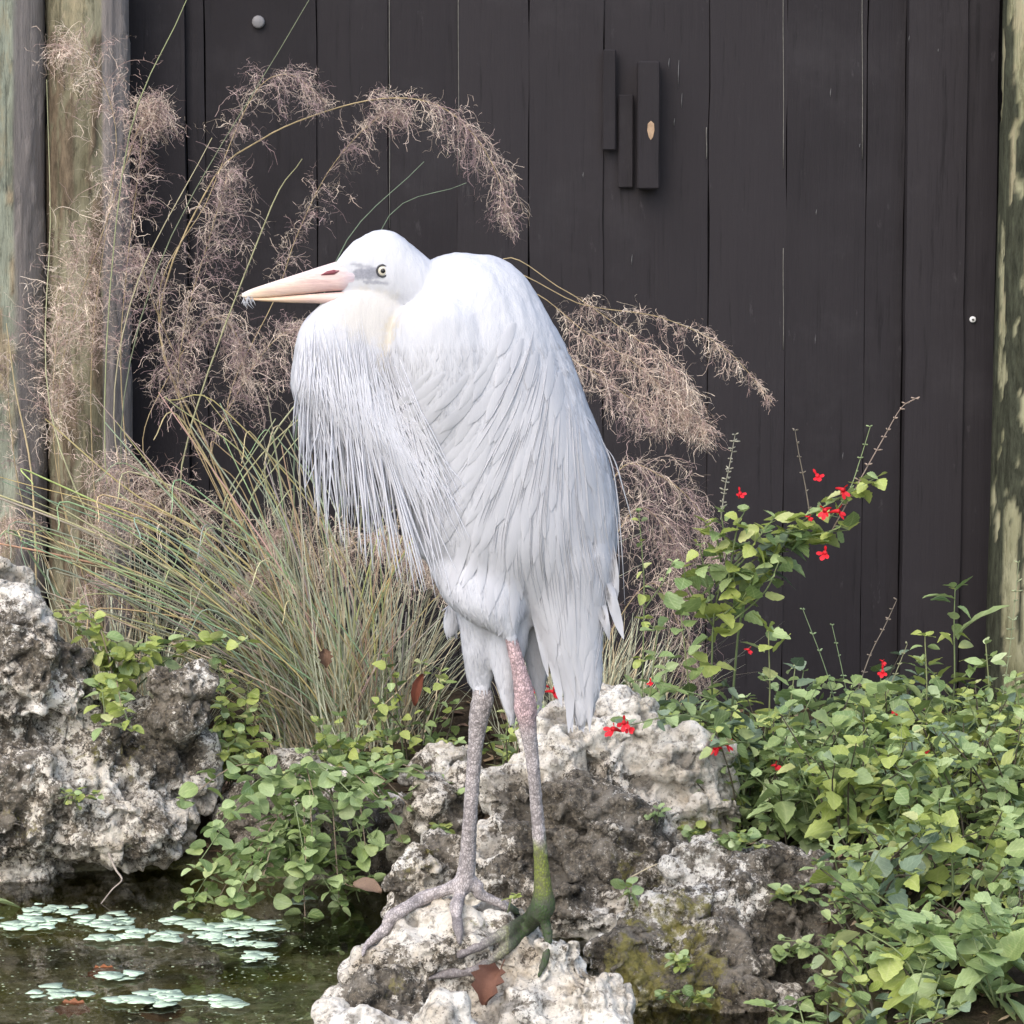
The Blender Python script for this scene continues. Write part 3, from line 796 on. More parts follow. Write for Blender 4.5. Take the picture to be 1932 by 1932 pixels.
gm = np.maximum(gm * np.where(co[:, 0] > P(1000, 1700, HY).x, 1, gx_), near_toes * gx_ * (.8 + .3 * jit))
dark = sstep(0, .03, P(966, 1660, HY).z - z_) * nearm
gcol = np.array([.16, .19, .035])[None] * (1 - .85 * dark[:, None]) + np.array([.02, .05, .02])[None] * .85 * dark[:, None]
tipd = near_toes * (1 - gx_)
lc = lc * (1 - .45 * tipd[:, None])
gm = np.clip(gm, 0, 1)[:, None]
lc = lc * (1 - gm) + gcol * gm
at = hme.color_attributes.new('Col', 'FLOAT_COLOR', 'POINT')
at.data.foreach_set('color', np.concatenate([lc, np.ones((nv, 1))], 1).ravel().astype(np.float32))
hme.materials.append(M['feather']); hme.materials.append(M['leg'])
pv = np.array([p.vertices[0] for p in hme.polygons])
hme.polygons.foreach_set('material_index', isleg[pv].astype(np.int32))
hme.polygons.foreach_set('use_smooth', [True] * len(hme.polygons))
body = link(bpy.data.objects.new('body', hme), heron)
hbv = bvh_of(hme)
hno = getno(hme)
# --- bill
def mandible(rows, name, colf, d0=-.018):
    mb = MB(); n = 16; vs = []; cs = []
    q = spline(np.array(rows, float), 26)
    for (x, yt, yb, b) in q:
        for k in range(n):
            t = 2 * math.pi * k / n
            cy = (yt + yb) / 2; a = (yb - yt) / 2
            s_ = math.copysign(abs(math.sin(t)) ** .8, math.sin(t))
            vs.append(P(x, cy + a * math.cos(t), HY + d0 + DM(b, HY) * s_)[:]); cs.append(colf(x, math.cos(t)))
    m = len(q)
    f = [(i * n + j, i * n + (j + 1) % n, (i + 1) * n + (j + 1) % n, (i + 1) * n + j) for i in range(m - 1) for j in range(n)]
    f.append(tuple(range(n))[::-1]); f.append(tuple((m - 1) * n + j for j in range(n)))
    mb.add(vs, f, np.array(cs)); return mb.build(name, M['bill'], heron)
def lerp(a, b, t): return tuple(x + (y - x) * t for x, y in zip(a, b))
def cu(x, ct):
    t = min(max((x - 455) / 210, 0), 1)
    c = lerp((.64, .50, .34), (.62, .45, .42), min(t * 1.4, 1))
    if t < .12: c = lerp((.72, .68, .60), c, t / .12)
    if t > .86: c = lerp(c, (.46, .40, .45), (t - .86) / .14)
    if x > 668: c = lerp(c, (.13, .135, .16), min((x - 668) / 18, 1))
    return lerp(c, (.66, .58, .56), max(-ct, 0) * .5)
def cl(x, ct):
    t = min(max((x - 455) / 210, 0), 1)
    return lerp((.66, .45, .25), (.60, .44, .41), min(t * 1.15, 1))
ub = mandible([(456, 554, 560, 1.5), (475, 545, 563, 5), (520, 530, 560, 9), (570, 514, 555, 13), (620, 498, 550, 17), (655, 490, 548, 22), (690, 501, 544, 28), (712, 509, 532, 29)], 'upper_mandible', cu)
lb = mandible([(462, 561, 566, 1.5), (490, 562.5, 568, 5), (540, 558.5, 571, 9), (590, 554.5, 572, 12), (630, 551.5, 573, 16), (666, 549, 567, 22), (682, 547, 556, 18)], 'lower_mandible', cl)
mb = MB(); a = P(606, 519, HY - .018 - DM(14.8, HY)); b = P(640, 511, HY - .018 - DM(18.2, HY))
tube(mb, [a[:], (a.lerp(b, .35) + Vector((0, 0, .0008)))[:], (a.lerp(b, .7))[:], b[:]], [.0006, .0028, .0034, .0008], 8, (.17, .035, .05)); mb.build('nostril', M['bill'], ub)
# --- eye
h_, n_ = hit(hbv, 722, 511)
ec = Vector(h_) + Vector((0, .0015, 0))
def sph(c, r, sc, colr, name, parent, mat):
    mb = MB(); mb.add(ICOV * r * np.array(sc) + np.array(c), ICOF, colr); return mb.build(name, mat, parent)
eye = sph(ec, DM(10.5, HY), (1, .42, 1), (.50, .46, .37), 'eye', heron, M['glossy'])
sph(ec + Vector((.0003, -DM(10.5, HY) * .31, 0)), DM(4.8, HY), (1, .45, 1), (.006, .006, .007), 'pupil', eye, M['glossy'])
mb = MB(); th = np.linspace(0, 2 * math.pi, 25)
tube(mb, [(ec.x + DM(10.6, HY) * math.cos(t), ec.y - .0012, ec.z + DM(10.6, HY) * math.sin(t)) for t in th], DM(2.3, HY), 6, (.045, .045, .05), cap=False)
mb.build('eyelid', M['plain'], eye)
# --- plumage helpers
def surf(x, y, lift, Yd=None):
    h_, n_ = hit(hbv, x, y)
    if h_ is None: return None
    return np.array(h_) + np.array(n_) * lift
# --- near wing: overlapping feathers that lie on the body
wing = empty('wing', P(990, 900, HY - .1)); wing.parent = heron; wing.matrix_parent_inverse = Matrix.Translation(-heron.location)
ROOTINV[wing.name] = (Matrix.Translation(wing.location)).inverted()
def flow(x, y):
    """direction in which the wing feathers run"""
    if y > 1080:
        dx, dy = 1094 - x, 1420 - y
    else:
        t = np.clip((x - 850) / 250, 0, 1)
        dx, dy = -(.95 - 1.1 * t) * np.clip((1150 - y) / 350, .25, 1), 1.0
        dx += .25 * np.clip((y - 950) / 150, 0, 1)
    l = math.hypot(dx, dy); return dx / l, dy / l
WING = [(760, 600), (830, 560), (930, 560), (1010, 610), (1060, 700), (1110, 830), (1145, 930), (1155, 1040), (1140, 1130), (1130, 1240), (1122, 1320), (1097, 1375),
        (1075, 1330), (1040, 1255), (1003, 1150), (965, 1085), (905, 1010), (878, 940), (850, 850), (826, 745), (770, 690)]
def inside(x, y, poly):
    r = False; j = len(poly) - 1
    for i in range(len(poly)):
        xi, yi = poly[i]; xj, yj = poly[j]
        if (yi > y) != (yj > y) and x < (xj - xi) * (y - yi) / (yj - yi) + xi: r = not r
        j = i
    return r
fr = random.Random(5)
nfe = 0
yy = 575
row = 0
while yy < 1345:
    xx = 770 + (row % 2) * 19
    while xx < 1170:
        x = xx + fr.uniform(-7, 7); y = yy + fr.uniform(-7, 7)
        xx += 36 if y < 800 else 33
        if not inside(x, y, WING): continue
        if y < 690 and x < 960 - (y - 560) * .3: continue
        dx, dy = flow(x, y)
        k = min(max((y - 560) / 500, 0), 1)
        Lf = (70 + 70 * k) * fr.uniform(.85, 1.25); Wf = (19 + 4 * k) * fr.uniform(.8, 1.1)
        if y > 1120: Lf *= .9 + .3 * fr.random(); Wf *= .72
        if y + dy * Lf > 1385: continue
        mb = MB(); vs = []; ok = True; last = None
        ns, nu = 7, 5
        cv = fr.uniform(-.10, .10)
        for i in range(ns):
            s_ = i / (ns - 1)
            wd = Wf * (math.sin(math.pi * min(.16 + .62 * s_, .5)) if s_ < .55 else max(1 - ((s_ - .55) / .45) ** 2.1, .02) ** .6)
            cx_ = x + dx * Lf * s_ - dy * cv * Lf * s_ * s_; cy_ = y + dy * Lf * s_ + dx * cv * Lf * s_ * s_
            for j in range(nu):
                u = -1 + 2 * j / (nu - 1)
                px_, py_ = cx_ - dy * wd * u * .5, cy_ + dx * wd * u * .5
                p_ = surf(px_, py_, .0004 + .0014 * s_ + .0005 * (1 - u * u))
                if p_ is None or (last is not None and abs(p_[1] - last[1]) > .03):
                    if last is None: ok = False; break
                    q_ = P(px_, py_, last[1]); p_ = np.array(q_)
                vs.append(p_); last = p_
            if not ok: break
        if not ok: continue
        f = [(i * nu + j, i * nu + j + 1, (i + 1) * nu + j + 1, (i + 1) * nu + j) for i in range(ns - 1) for j in range(nu - 1)]
        mb.add(vs, f); o = mb.build('feather', M['plumage'], wing); nfe += 1
    yy += 31 if yy < 800 else 37
    row += 1
print('feathers', nfe)
# --- long loose plumes
def strand(mb, pts3, w0, w1, c=None, n=4, fl_=1.0):
    m = len(pts3); t = np.linspace(0, 1, m)
    rad = (w0 * (1 - t) + w1 * t) * (1 - .8 * t ** 5) * np.clip(.03 + t / .5, 0, 1)
    tube(mb, pts3, rad, n, c, cap=False)
bp = MB()
for i in range(560):                  # breast plumes hanging from the folded neck: a dense short layer, sparse long ones
    u = fr.random() ** .9; longer = i % 4 == 0
    if u > .85 and fr.random() < .4: continue
    rx = 560 + u * 225 + fr.uniform(-12, 12); ry = 590 + 220 * fr.random() ** .8 + (u > .6) * 35
    if u > .75: rx -= 30
    uu = min(max(u + fr.uniform(-.07, .07), 0), 1)
    ex = 566 + uu * 300 + fr.uniform(-16, 16)
    if longer:
        ey = np.interp(uu, [0, .12, .35, .6, .8, .93, 1], [940, 990, 1045, 1085, 1120, 1125, 1030]) - abs(fr.gauss(0, 60)) + 10
    else:
        ey = np.interp(uu, [0, .15, .35, .6, .85, 1], [850, 885, 925, 960, 1010, 1000]) - abs(fr.gauss(0, 55)) + 15
        ex -= (1 - uu) * 6
        ry = min(ry, 760)
    if ey < max(ry + 90, 760): continue
    h_, n_ = hit(hbv, rx, ry)
    if h_ is None:
        rx += 24; h_, n_ = hit(hbv, rx, ry)
        if h_ is None: continue
    y0 = h_.y; depth = fr.random()
    pts = []
    wob = fr.uniform(-9, 9); bulge = fr.uniform(-6, 5) * (1 - uu)
    for t in np.linspace(0, 1, 13):
        x = rx + (ex - rx) * (t ** .92) - bulge * math.sin(math.pi * t) + wob * math.sin(t * 4) * t * .6
        y = ry + (ey - ry) * t
        Yp = y0 * (1 - t) + (y0 + .012 + .05 * depth * (1 - uu)) * t
        hh, nn = hit(hbv, x, y)
        if hh is not None and hh.y - .0035 < Yp: Yp = hh.y - .0035 - .004 * depth * t
        pts.append(P(x, y, Yp)[:])
    p3 = np.array(pts)
    for _k in range(4): p3[1:-1, 1] = (p3[:-2, 1] + p3[1:-1, 1] * 2 + p3[2:, 1]) / 4
    strand(bp, p3, fr.uniform(.0013, .0022), .0011 if longer else .0005)
o = bp.build('breast_plumes', M['plume'], heron); o['kind'] = 'stuff'
bk = MB()
for i in range(240):                  # fine lanceolate plumes over wing and back
    x = fr.uniform(880, 1150); y = fr.uniform(600, 1060)
    if not inside(x, y, WING): continue
    if x < 1010 - (y - 600) * .30 + fr.uniform(-30, 60): continue
    Ls = fr.uniform(90, 230); pts = []; lift = fr.uniform(.0012, .0024)
    last = None
    for t in range(12):
        if t > 3 and not inside(x, y, WING) and x < 1100: break
        p_ = surf(x, y, lift * min(1, .2 + t / 4))
        if p_ is None or (last is not None and abs(p_[1] - last[1]) > .02):
            if last is None: break
            p_ = np.array(P(x, y, last[1]))
        pts.append(p_); last = p_
        dx, dy = flow(x, y); x += dx * Ls / 11; y += dy * Ls / 11
    if len(pts) > 5: strand(bk, np.array(pts), .0010, .0006)
for pts in ([(1135, 830), (1155, 880), (1166, 950), (1174, 1050), (1179, 1142)], [(1140, 840), (1160, 870), (1178, 930), (1196, 995)], [(1150, 900), (1163, 980), (1168, 1060), (1166, 1110)],
            [(1120, 800), (1150, 862), (1164, 930), (1171, 1000)], [(1060, 1290), (1078, 1330), (1087, 1362), (1086, 1380)], [(1120, 1300), (1122, 1335), (1112, 1366)]):
    s = spline(np.array([P(x, y, HY - .02)[:] for x, y in pts]), 16); strand(bk, s, .0016, .0006)
o = bk.build('back_plumes', M['plumage'], heron); o['kind'] = 'stuff'
# --- small body feathers that break up the surface
idx = np.nonzero(feath & (co[:, 1] < HY + .06) & (co[:, 2] < P(966, 640, HY).z))[0]
sel = rng.choice(idx, 6500, replace=False)
pc, nn = co[sel], hno[sel]
headz = P(966, 560, HY).z
fd_ = np.where(((pc[:, 2] > headz) & (pc[:, 0] < P(800, 500, HY).x))[:, None], np.array([1, 0, -.25]), np.array([.12, 0, -1]))
fd_ = fd_ + rng.normal(0, .22, fd_.shape)
tng = norm(fd_ - nn * np.sum(fd_ * nn, 1, keepdims=True)); sd = np.cross(nn, tng)
ln = np.where((pc[:, 2] > headz), .005, .011) * rng.uniform(.7, 1.4, len(sel)); wd = ln * np.where(pc[:, 2] > headz, .34, .2)
lf = np.where(pc[:, 2] > headz, .35, 1.0)[:, None] * nn
keep = (lore[sel] < .2)
v = np.stack([pc + nn * .0002 - sd * wd[:, None] * .3, pc + nn * .0002 + sd * wd[:, None] * .3,
              pc + tng * ln[:, None] * .6 + lf * .00035 - sd * wd[:, None] * .5, pc + tng * ln[:, None] * .6 + lf * .00035 + sd * wd[:, None] * .5,
              pc + tng * ln[:, None] + lf * .0005], 1)[keep]
fb = MB(); k = len(v)
fb.add(v.reshape(-1, 3), [q for i in range(k) for q in ((5 * i, 5 * i + 1, 5 * i + 3, 5 * i + 2), (5 * i + 2, 5 * i + 3, 5 * i + 4))])
o = fb.build('body_down', M['plumage'], heron); o['kind'] = 'stuff'
# --- wet fluff on the bill tip
mb = MB()
for i in range(16):
    x0, y0 = fr.uniform(458, 480), fr.uniform(556, 565)
    l = fr.uniform(5, 24)
    p0 = P(x0, y0, HY - .018 - DM(3.5, HY))
    pts = spline([P(x0, y0, p0.y)[:], P(x0 + fr.uniform(-5, 5), y0 + l * .5, p0.y - .002)[:], P(x0 + fr.uniform(-7, 9), y0 + l, p0.y)[:]], 6)
    strand(mb, pts, .0011, .0004)
tag(mb.build('feather_fluff', M['plumage']), 'wisp of white down stuck to the tip of the bill', 'fluff')

# ------------------------------------------------------------------ grasses
def gpt(x, y, Y): return np.array(P(x, y, Y))
def grass(base_px, base_py, Yb, label, nbl, reach, seed, lean=0.0, straw=.3, width=(.0018, .0040), hgt=(.25, .62)):
    b = P(base_px, base_py, Yb); b.z = float(ground_h(b.x, b.y)) - .005
    root = empty('grass_clump', b); tag(root, label, 'grass', 'clumps of ornamental grass')
    r = np.random.default_rng(seed); mb = MB()
    for i in range(nbl):
        a = r.uniform(0, 2 * math.pi); rad = r.uniform(0, .16)
        p0 = np.array(b) + np.array([math.cos(a) * rad, math.sin(a) * rad * .7, 0])
        h_ = r.uniform(*hgt); az = a + r.normal(0, 1.1); out = abs(r.normal(0, reach)) * h_ * 1.0
        out = min(out, 1.0 * h_)
        dv = np.array([math.cos(az) * out + lean * h_, math.sin(az) * out * .6, 0])
        n = 7; t = np.linspace(0, 1, n)[:, None]
        dr = r.uniform(.05, .55) * np.linalg.norm(dv)
        pts = p0 + dv * (t ** 1.3) + np.array([0, 0, 1]) * (h_ * t - dr * t ** 2.5)
        pts[:, :2] += np.cumsum(r.normal(0, .006, (n, 2)), 0)
        pts[:, 1] = np.minimum(pts[:, 1], FY - .06)
        wv = r.uniform(*width) * (1 - .85 * np.linspace(0, 1, n) ** 2.2)
        sd = norm(np.array([math.cos(az + 1.57 + r.normal(0, .5)), math.sin(az + 1.57), r.normal(0, .25)]))
        if r.random() < straw: c = np.array([.74, .63, .43]) * r.uniform(.55, 1.2)
        else: c = np.array([.54, .57, .42]) * r.uniform(.5, 1.35) + np.array([.03, .01, .01]) * r.random()
        ribbon(mb, pts, wv, sd, c)
    o = mb.build('blades', M['grass'], root); o['kind'] = 'stuff'
    return root, r
def panicle(root, r, pts, Y0, Y1, t0, wpx, nf, droop=.5, tone=0, stalk_c=(.42, .33, .19), sw=.0013):
    """one plume: an arching stalk and a cloud of wiry branchlets on its outer part"""
    ys = np.linspace(Y0, Y1, len(pts))
    sp = spline(np.array([gpt(x, y, Yq) for (x, y), Yq in zip(pts, ys)]), 46)
    sp[:, 1] = np.minimum(sp[:, 1], FY - .05)
    mb = MB(); tube(mb, sp, np.linspace(sw, .0005, 46), 4, stalk_c, cap=False)
    tg = norm(np.gradient(sp, axis=0)); Wm = DM(wpx, (Y0 + Y1) / 2)
    cols = np.array([(.40, .30, .28), (.52, .42, .36), (.66, .55, .45), (.28, .20, .20)])
    if tone == 1: cols = np.array([(.52, .40, .34), (.62, .50, .41), (.72, .61, .50), (.40, .29, .26)])
    def wander(p, dcur, L_, n, curl, dp):
        pl = [p]; step = L_ / (n - 1)
        for s_ in range(n - 1):
            dcur = dcur + r.normal(0, curl, 3) + np.array([0, 0, -dp * (.10 + .10 * s_)])
            dcur = dcur / np.linalg.norm(dcur); p = p + dcur * step; pl.append(p)
        pl = np.array(pl); pl[:, 1] = np.minimum(pl[:, 1], FY - .012)
        return pl
    for i in range(max(int(nf / 6.5), 14)):            # side branches, each with fine wiry twiglets
        t = t0 + (1 - t0) * r.random() ** .85; k = min(int(t * 45), 45); q = (t - t0) / (1 - t0)
        env = (.4 + .6 * math.sin(math.pi * min(.12 + q * .85, 1))) if q < .9 else .45
        d0 = norm((tg[k] * r.uniform(.5, 1.3) + r.normal(0, .5, 3) * [1, .9, 1])[None])[0]
        br = wander(sp[k], d0, Wm * env * r.uniform(.8, 2.1), 10, .20, droop * .8)
        c = cols[r.integers(0, 4)] * r.uniform(.75, 1.2)
        ribbon(mb, br, np.linspace(.0011, .0006, 10), norm(r.normal(0, 1, (1, 3)) + [[.6, 0, .3]])[0], c)
        bt = norm(np.gradient(br, axis=0))
        for j_ in range(int(r.integers(8, 19))):
            m = int(r.integers(1, 10))
            pl = wander(br[m], norm((bt[m] * .7 + r.normal(0, .7, 3))[None])[0], Wm * .55 * min(r.lognormal(-.35, .5), 1.6), 6, .55, droop * .7)
            ribbon(mb, pl, np.linspace(.00095, .0006, 6) * r.uniform(.7, 1.2), norm(r.normal(0, 1, (1, 3)) + [[.6, 0, .3]])[0], c * r.uniform(.8, 1.25))
    mb.build('plume', M['panicle'], root)
gA, rA = grass(650, 1400, 5.72, 'large clump of wispy plumed grass behind the breast of the heron', 560, .95, 101, lean=-.14, hgt=(.2, .66))
gB, rB = grass(255, 1330, 5.78, 'plumed grass clump standing in front of the timber posts', 330, .75, 102, lean=.03, hgt=(.2, .55))
gC, rC = grass(1110, 1330, 5.66, 'plumed grass clump arching right behind the back of the heron', 520, .5, 103, lean=.08, hgt=(.12, .34))
# plumes by the posts
for pts, wq, nf, t0 in (([(240, 1330), (190, 1050), (172, 800), (178, 600), (205, 400), (218, 240), (170, 105), (118, 92)], 62, 620, .32),
                        ([(250, 1330), (130, 1000), (110, 800), (125, 650), (190, 450), (262, 240), (285, 205)], 58, 620, .30),
                        ([(270, 1330), (250, 1000), (228, 700), (240, 500), (262, 320), (272, 225), (290, 210)], 50, 520, .34),
                        ([(230, 1330), (120, 950), (100, 760), (115, 590), (150, 470)], 60, 520, .35),
                        ([(220, 1330), (60, 1000), (20, 800), (15, 640)], 30, 160, .5)):
    panicle(gB, rB, pts, 5.76, 5.72, t0, wq * 1.15, int(nf * 1.3), .35, 1 if wq > 57 else 0)
# plumes of the large clump
A_ = [([(640, 1400), (500, 1120), (300, 620), (395, 370), (478, 180), (545, 141), (612, 190)], 52, 520, .50, .6, 0),
      ([(640, 1400), (420, 900), (300, 620), (395, 350), (490, 265), (600, 215), (720, 186), (820, 196), (892, 252), (940, 335), (962, 425)], 56, 820, .56, .8, 0),
      ([(650, 1400), (470, 900), (430, 760), (520, 560), (562, 440), (622, 320), (700, 232), (760, 206)], 46, 620, .46, .5, 0),
      ([(640, 1400), (420, 950), (340, 760), (352, 600), (395, 450), (432, 320)], 70, 700, .42, .5, 0),
      ([(640, 1400), (470, 950), (400, 860), (455, 730), (520, 640), (575, 615)], 64, 620, .42, .7, 0),
      ([(640, 1400), (380, 1000), (270, 850), (330, 690), (400, 600), (450, 640), (460, 720)], 56, 620, .42, .7, 0),
      ([(640, 1400), (420, 1200), (330, 1000), (268, 890), (215, 900), (188, 1010)], 78, 640, .45, .7, 1),
      ([(640, 1400), (470, 1250), (430, 1150), (400, 1060), (370, 1080), (362, 1150)], 40, 240, .5, .7, 1),
      ([(660, 1400), (560, 1200), (520, 1060), (500, 985), (505, 1040)], 30, 150, .5, .7, 1),
      ([(660, 1400), (600, 1150), (640, 1050), (720, 1010), (790, 1060)], 75, 560, .35, .7, 1),
      ([(640, 1400), (600, 1200), (590, 1080), (560, 1000), (520, 1010)], 60, 420, .4, .6, 1), ([(700, 1400), (740, 1200), (760, 1080), (800, 1050), (830, 1110)], 50, 320, .4, .6, 1),
      ([(620, 1400), (420, 1150), (350, 960), (300, 930), (250, 1000)], 70, 420, .45, .7, 1), ([(620, 1400), (500, 1150), (450, 1000), (400, 960), (380, 1040)], 55, 320, .45, .7, 1), ([(560, 1400), (380, 1280), (280, 1150), (200, 1100), (150, 1140)], 60, 320, .45, .7, 1),
      ([(640, 1400), (560, 1250), (540, 1150), (500, 1090), (450, 1110)], 60, 380, .4, .7, 1), ([(560, 1400), (300, 1200), (100, 1020), (40, 980), (0, 1010)], 50, 260, .5, .7, 1),
      ([(640, 1400), (450, 1000), (350, 720), (285, 560), (262, 470)], 60, 480, .45, .5, 0)]
for i, (pts, wq, nf, t0, dr, tn) in enumerate(A_):
    panicle(gA, rA, pts, 5.70, 5.62 + .02 * (i % 3), t0, wq, nf, dr, tn, sw=.0024 if i == 1 else .0013)
C_ = [([(1060, 1330), (930, 800), (940, 500), (1060, 545), (1180, 625), (1272, 700), (1332, 815)], 58, 760, .55, .9, 1),
      ([(1050, 1330), (920, 800), (930, 520), (1100, 575), (1250, 600), (1370, 660), (1456, 758)], 34, 420, .52, .8, 1),
      ([(1060, 1330), (960, 850), (980, 560), (1110, 630), (1215, 700), (1300, 790)], 62, 760, .52, .9, 1),
      ([(1060, 1330), (1000, 900), (1010, 660), (1100, 690), (1180, 745), (1240, 790)], 56, 520, .52, .9, 0),
      ([(1090, 1330), (1120, 1050), (1170, 885), (1250, 900), (1320, 965), (1362, 1060)], 70, 620, .35, .8, 0),
      ([(1100, 1330), (1130, 1100), (1200, 960), (1270, 1020), (1305, 1130)], 80, 620, .35, .8, 0),
      ([(1110, 1330), (1150, 1200), (1230, 1100), (1290, 1200), (1310, 1260)], 72, 460, .35, .8, 0)]
for pts, wq, nf, t0, dr, tn in C_: panicle(gC, rC, pts, 5.64, 5.60, t0, wq, nf, dr, tn)
# single long blades that cross the picture
longs = [([(640, 1400), (480, 1080), (250, 930), (85, 790)], (.44, .37, .18)), ([(660, 1400), (520, 1200), (320, 1000), (0, 900)], (.46, .36, .16)), ([(620, 1400), (500, 1280), (300, 1060), (30, 930)], (.30, .30, .16)),
         ([(560, 1420), (380, 1250), (150, 1060), (40, 960)], (.33, .33, .18)), ([(650, 1400), (640, 1050), (420, 770), (320, 755)], (.42, .36, .16)), ([(660, 1400), (590, 1100), (500, 900), (385, 745)], (.40, .36, .18)),
         ([(480, 1180), (420, 1000), (500, 850), (680, 700)], (.36, .34, .2)), ([(430, 1180), (470, 950), (600, 720), (700, 600)], (.3, .31, .18)), ([(360, 1150), (230, 900), (300, 500), (583, 0)], (.17, .19, .12)),
         ([(300, 1200), (200, 900), (235, 300), (352, 0)], (.26, .28, .15)), ([(640, 1200), (650, 800), (720, 430), (880, 345)], (.13, .17, .12)), ([(560, 1100), (560, 800), (640, 480), (800, 305)], (.13, .17, .12)),
         ([(280, 1200), (100, 800), (95, 400), (88, 150)], (.40, .40, .24)), ([(70, 1150), (60, 900), (30, 740), (12, 610)], (.52, .42, .25)), ([(640, 1300), (620, 1100), (590, 950), (480, 830)], (.30, .30, .18)),
         ([(700, 1350), (690, 1150), (620, 1000), (600, 960)], (.42, .36, .2)), ([(690, 1300), (640, 1150), (630, 1050), (600, 940)], (.4, .34, .2)), ([(420, 1150), (340, 900), (500, 420), (570, 300)], (.30, .29, .17)),
         ([(330, 1100), (220, 850), (250, 560), (400, 260)], (.38, .34, .22)), ([(700, 1250), (760, 1200), (820, 1130), (850, 1120)], (.45, .38, .2)), ([(580, 1240), (480, 1040), (420, 960), (520, 790)], (.30, .32, .2)),
         ([(600, 1200), (500, 900), (560, 760), (640, 690)], (.34, .34, .22)), ([(560, 1200), (470, 980), (520, 880), (620, 760)], (.36, .36, .22)), ([(200, 1250), (80, 1080), (20, 1000), (-30, 1060)], (.20, .27, .16)),
         ([(560, 1250), (440, 1050), (250, 880), (180, 910)], (.25, .30, .18)), ([(600, 1280), (420, 920), (330, 780), (290, 830)], (.40, .33, .18))]
fan = random.Random(61)
for i in range(85):
    ex = fan.uniform(-40, 600); ey = fan.uniform(740, 1180) if ex > 150 else fan.uniform(860, 1180)
    bx = 640 + fan.uniform(-110, 60); up = fan.uniform(.35, .75)
    mx_, my_ = bx + (ex - bx) * up * .62, 1400 + (ey - 1400) * up
    c = fan.choice([(.46, .38, .21), (.42, .37, .24), (.30, .33, .22), (.24, .30, .20), (.34, .35, .24)])
    longs.append(([(bx, 1400), (mx_, my_), (ex, ey)] if fan.random() < .6 else [(bx, 1400), (mx_, my_ - 20), (ex, ey), (ex - fan.uniform(10, 50), ey + fan.uniform(10, 70))], tuple(q * fan.uniform(.75, 1.2) for q in c)))
for i in range(40):                   # blades right of the breast and in front of the fence
    ex = fan.uniform(560, 860); ey = fan.uniform(900, 1200); bx = 680 + fan.uniform(-60, 110)
    longs.append(([(bx, 1400), (bx + (ex - bx) * .4, 1400 + (ey - 1400) * .55), (ex, ey)], tuple(q * fan.uniform(.7, 1.2) for q in (.40, .36, .24))))
for pts, c in longs:
    mb = MB(); q = spline(np.array([gpt(x, y, Yq) for (x, y), Yq in zip(pts, np.linspace(5.7, 5.52, len(pts)))]), 18)
    q[:, 1] = np.minimum(q[:, 1], FY - .05)
    tube(mb, q, np.linspace(.0026, .0011, 18) * fan.uniform(.6, 1.15), 4, tuple(min(q_ * 1.3, .75) for q_ in c), cap=False); mb.build('long_blade', M['grass'], gA)

# ------------------------------------------------------------------ leaves and plants
def leaf_mesh(kind, seed, mat):
    r = random.Random(seed); mb = MB(); ns, us = 10, (-1, -.55, 0, .55, 1)
    vs = []; cs = []
    fold = r.uniform(.05, .45); droop = r.uniform(-.1, .7); tw = r.uniform(-.4, .4); side = r.uniform(-.12, .12)
    for i in range(ns):
        s = i / (ns - 1)
        if kind == 'sage': w_ = .40 * (math.sin(math.pi * s ** .62) ** .85) * (1.0 if s < .99 else 0) + .015
        elif kind == 'round': w_ = .44 * (max(math.sin(math.pi * min(s ** .8, 1)), 0) ** .62) + .01
        else: w_ = .24 * (math.sin(math.pi * s ** .85) ** .9) + .012
        if s >= .999: w_ = .006
        if kind == 'sage' and 0 < i < ns - 1: w_ *= 1 + .08 * (-1) ** i
        for u in us:
            z = fold * abs(u) * w_ - droop * s * s * .5 + .02 * r.uniform(-1, 1) * abs(u) + tw * u * w_ * s
            vs.append((u * w_ + side * math.sin(math.pi * s), s, z)); cs.append((abs(u), s, 0))
    f = [(i * 5 + j, i * 5 + j + 1, (i + 1) * 5 + j + 1, (i + 1) * 5 + j) for i in range(ns - 1) for j in range(4)]
    mb.add(vs, f, np.array(cs))
    return mb.mesh('leaf', mat)
LM = {}
for kd in ('sage', 'round', 'lance'):
    for mt in ('sage', 'lime', 'blue', 'mint'):
        LM[kd, mt] = [leaf_mesh(kd, 31 * k + len(kd), M[mt]) for k in range(9)]
def flower_mesh(seed):
    r = random.Random(seed); mb = MB()
    tube(mb, spline([(0, 0, 0), (0, .35, .05), (0, .7, .05)], 6), np.linspace(.05, .13, 6), 7, (.62, .02, .03))
    for a, l, wd_ in ((90, .5, .16), (215, .62, .24), (270, .72, .30), (325, .62, .24)):
        aa = R(a + r.uniform(-12, 12)); ex = Vector((math.cos(aa), 0, math.sin(aa))); sd = Vector((-math.sin(aa), 0, math.cos(aa)))
        vs = []
        for s, w_ in ((0, .3), (.35, .8), (.7, 1), (1, .35)):
            c = Vector((0, .62 + .4 * s - .12 * s * s, .05)) + ex * (.09 + l * s * .55)
            vs += [(c - sd * wd_ * w_ * .5)[:], (c + sd * wd_ * w_ * .5)[:]]
        mb.add(vs, [(0, 1, 3, 2), (2, 3, 5, 4), (4, 5, 7, 6)], (.72, .022, .035))
    return mb.mesh('flower', M['petal'])
FM = [flower_mesh(k) for k in range(4)]
pr = random.Random(77)
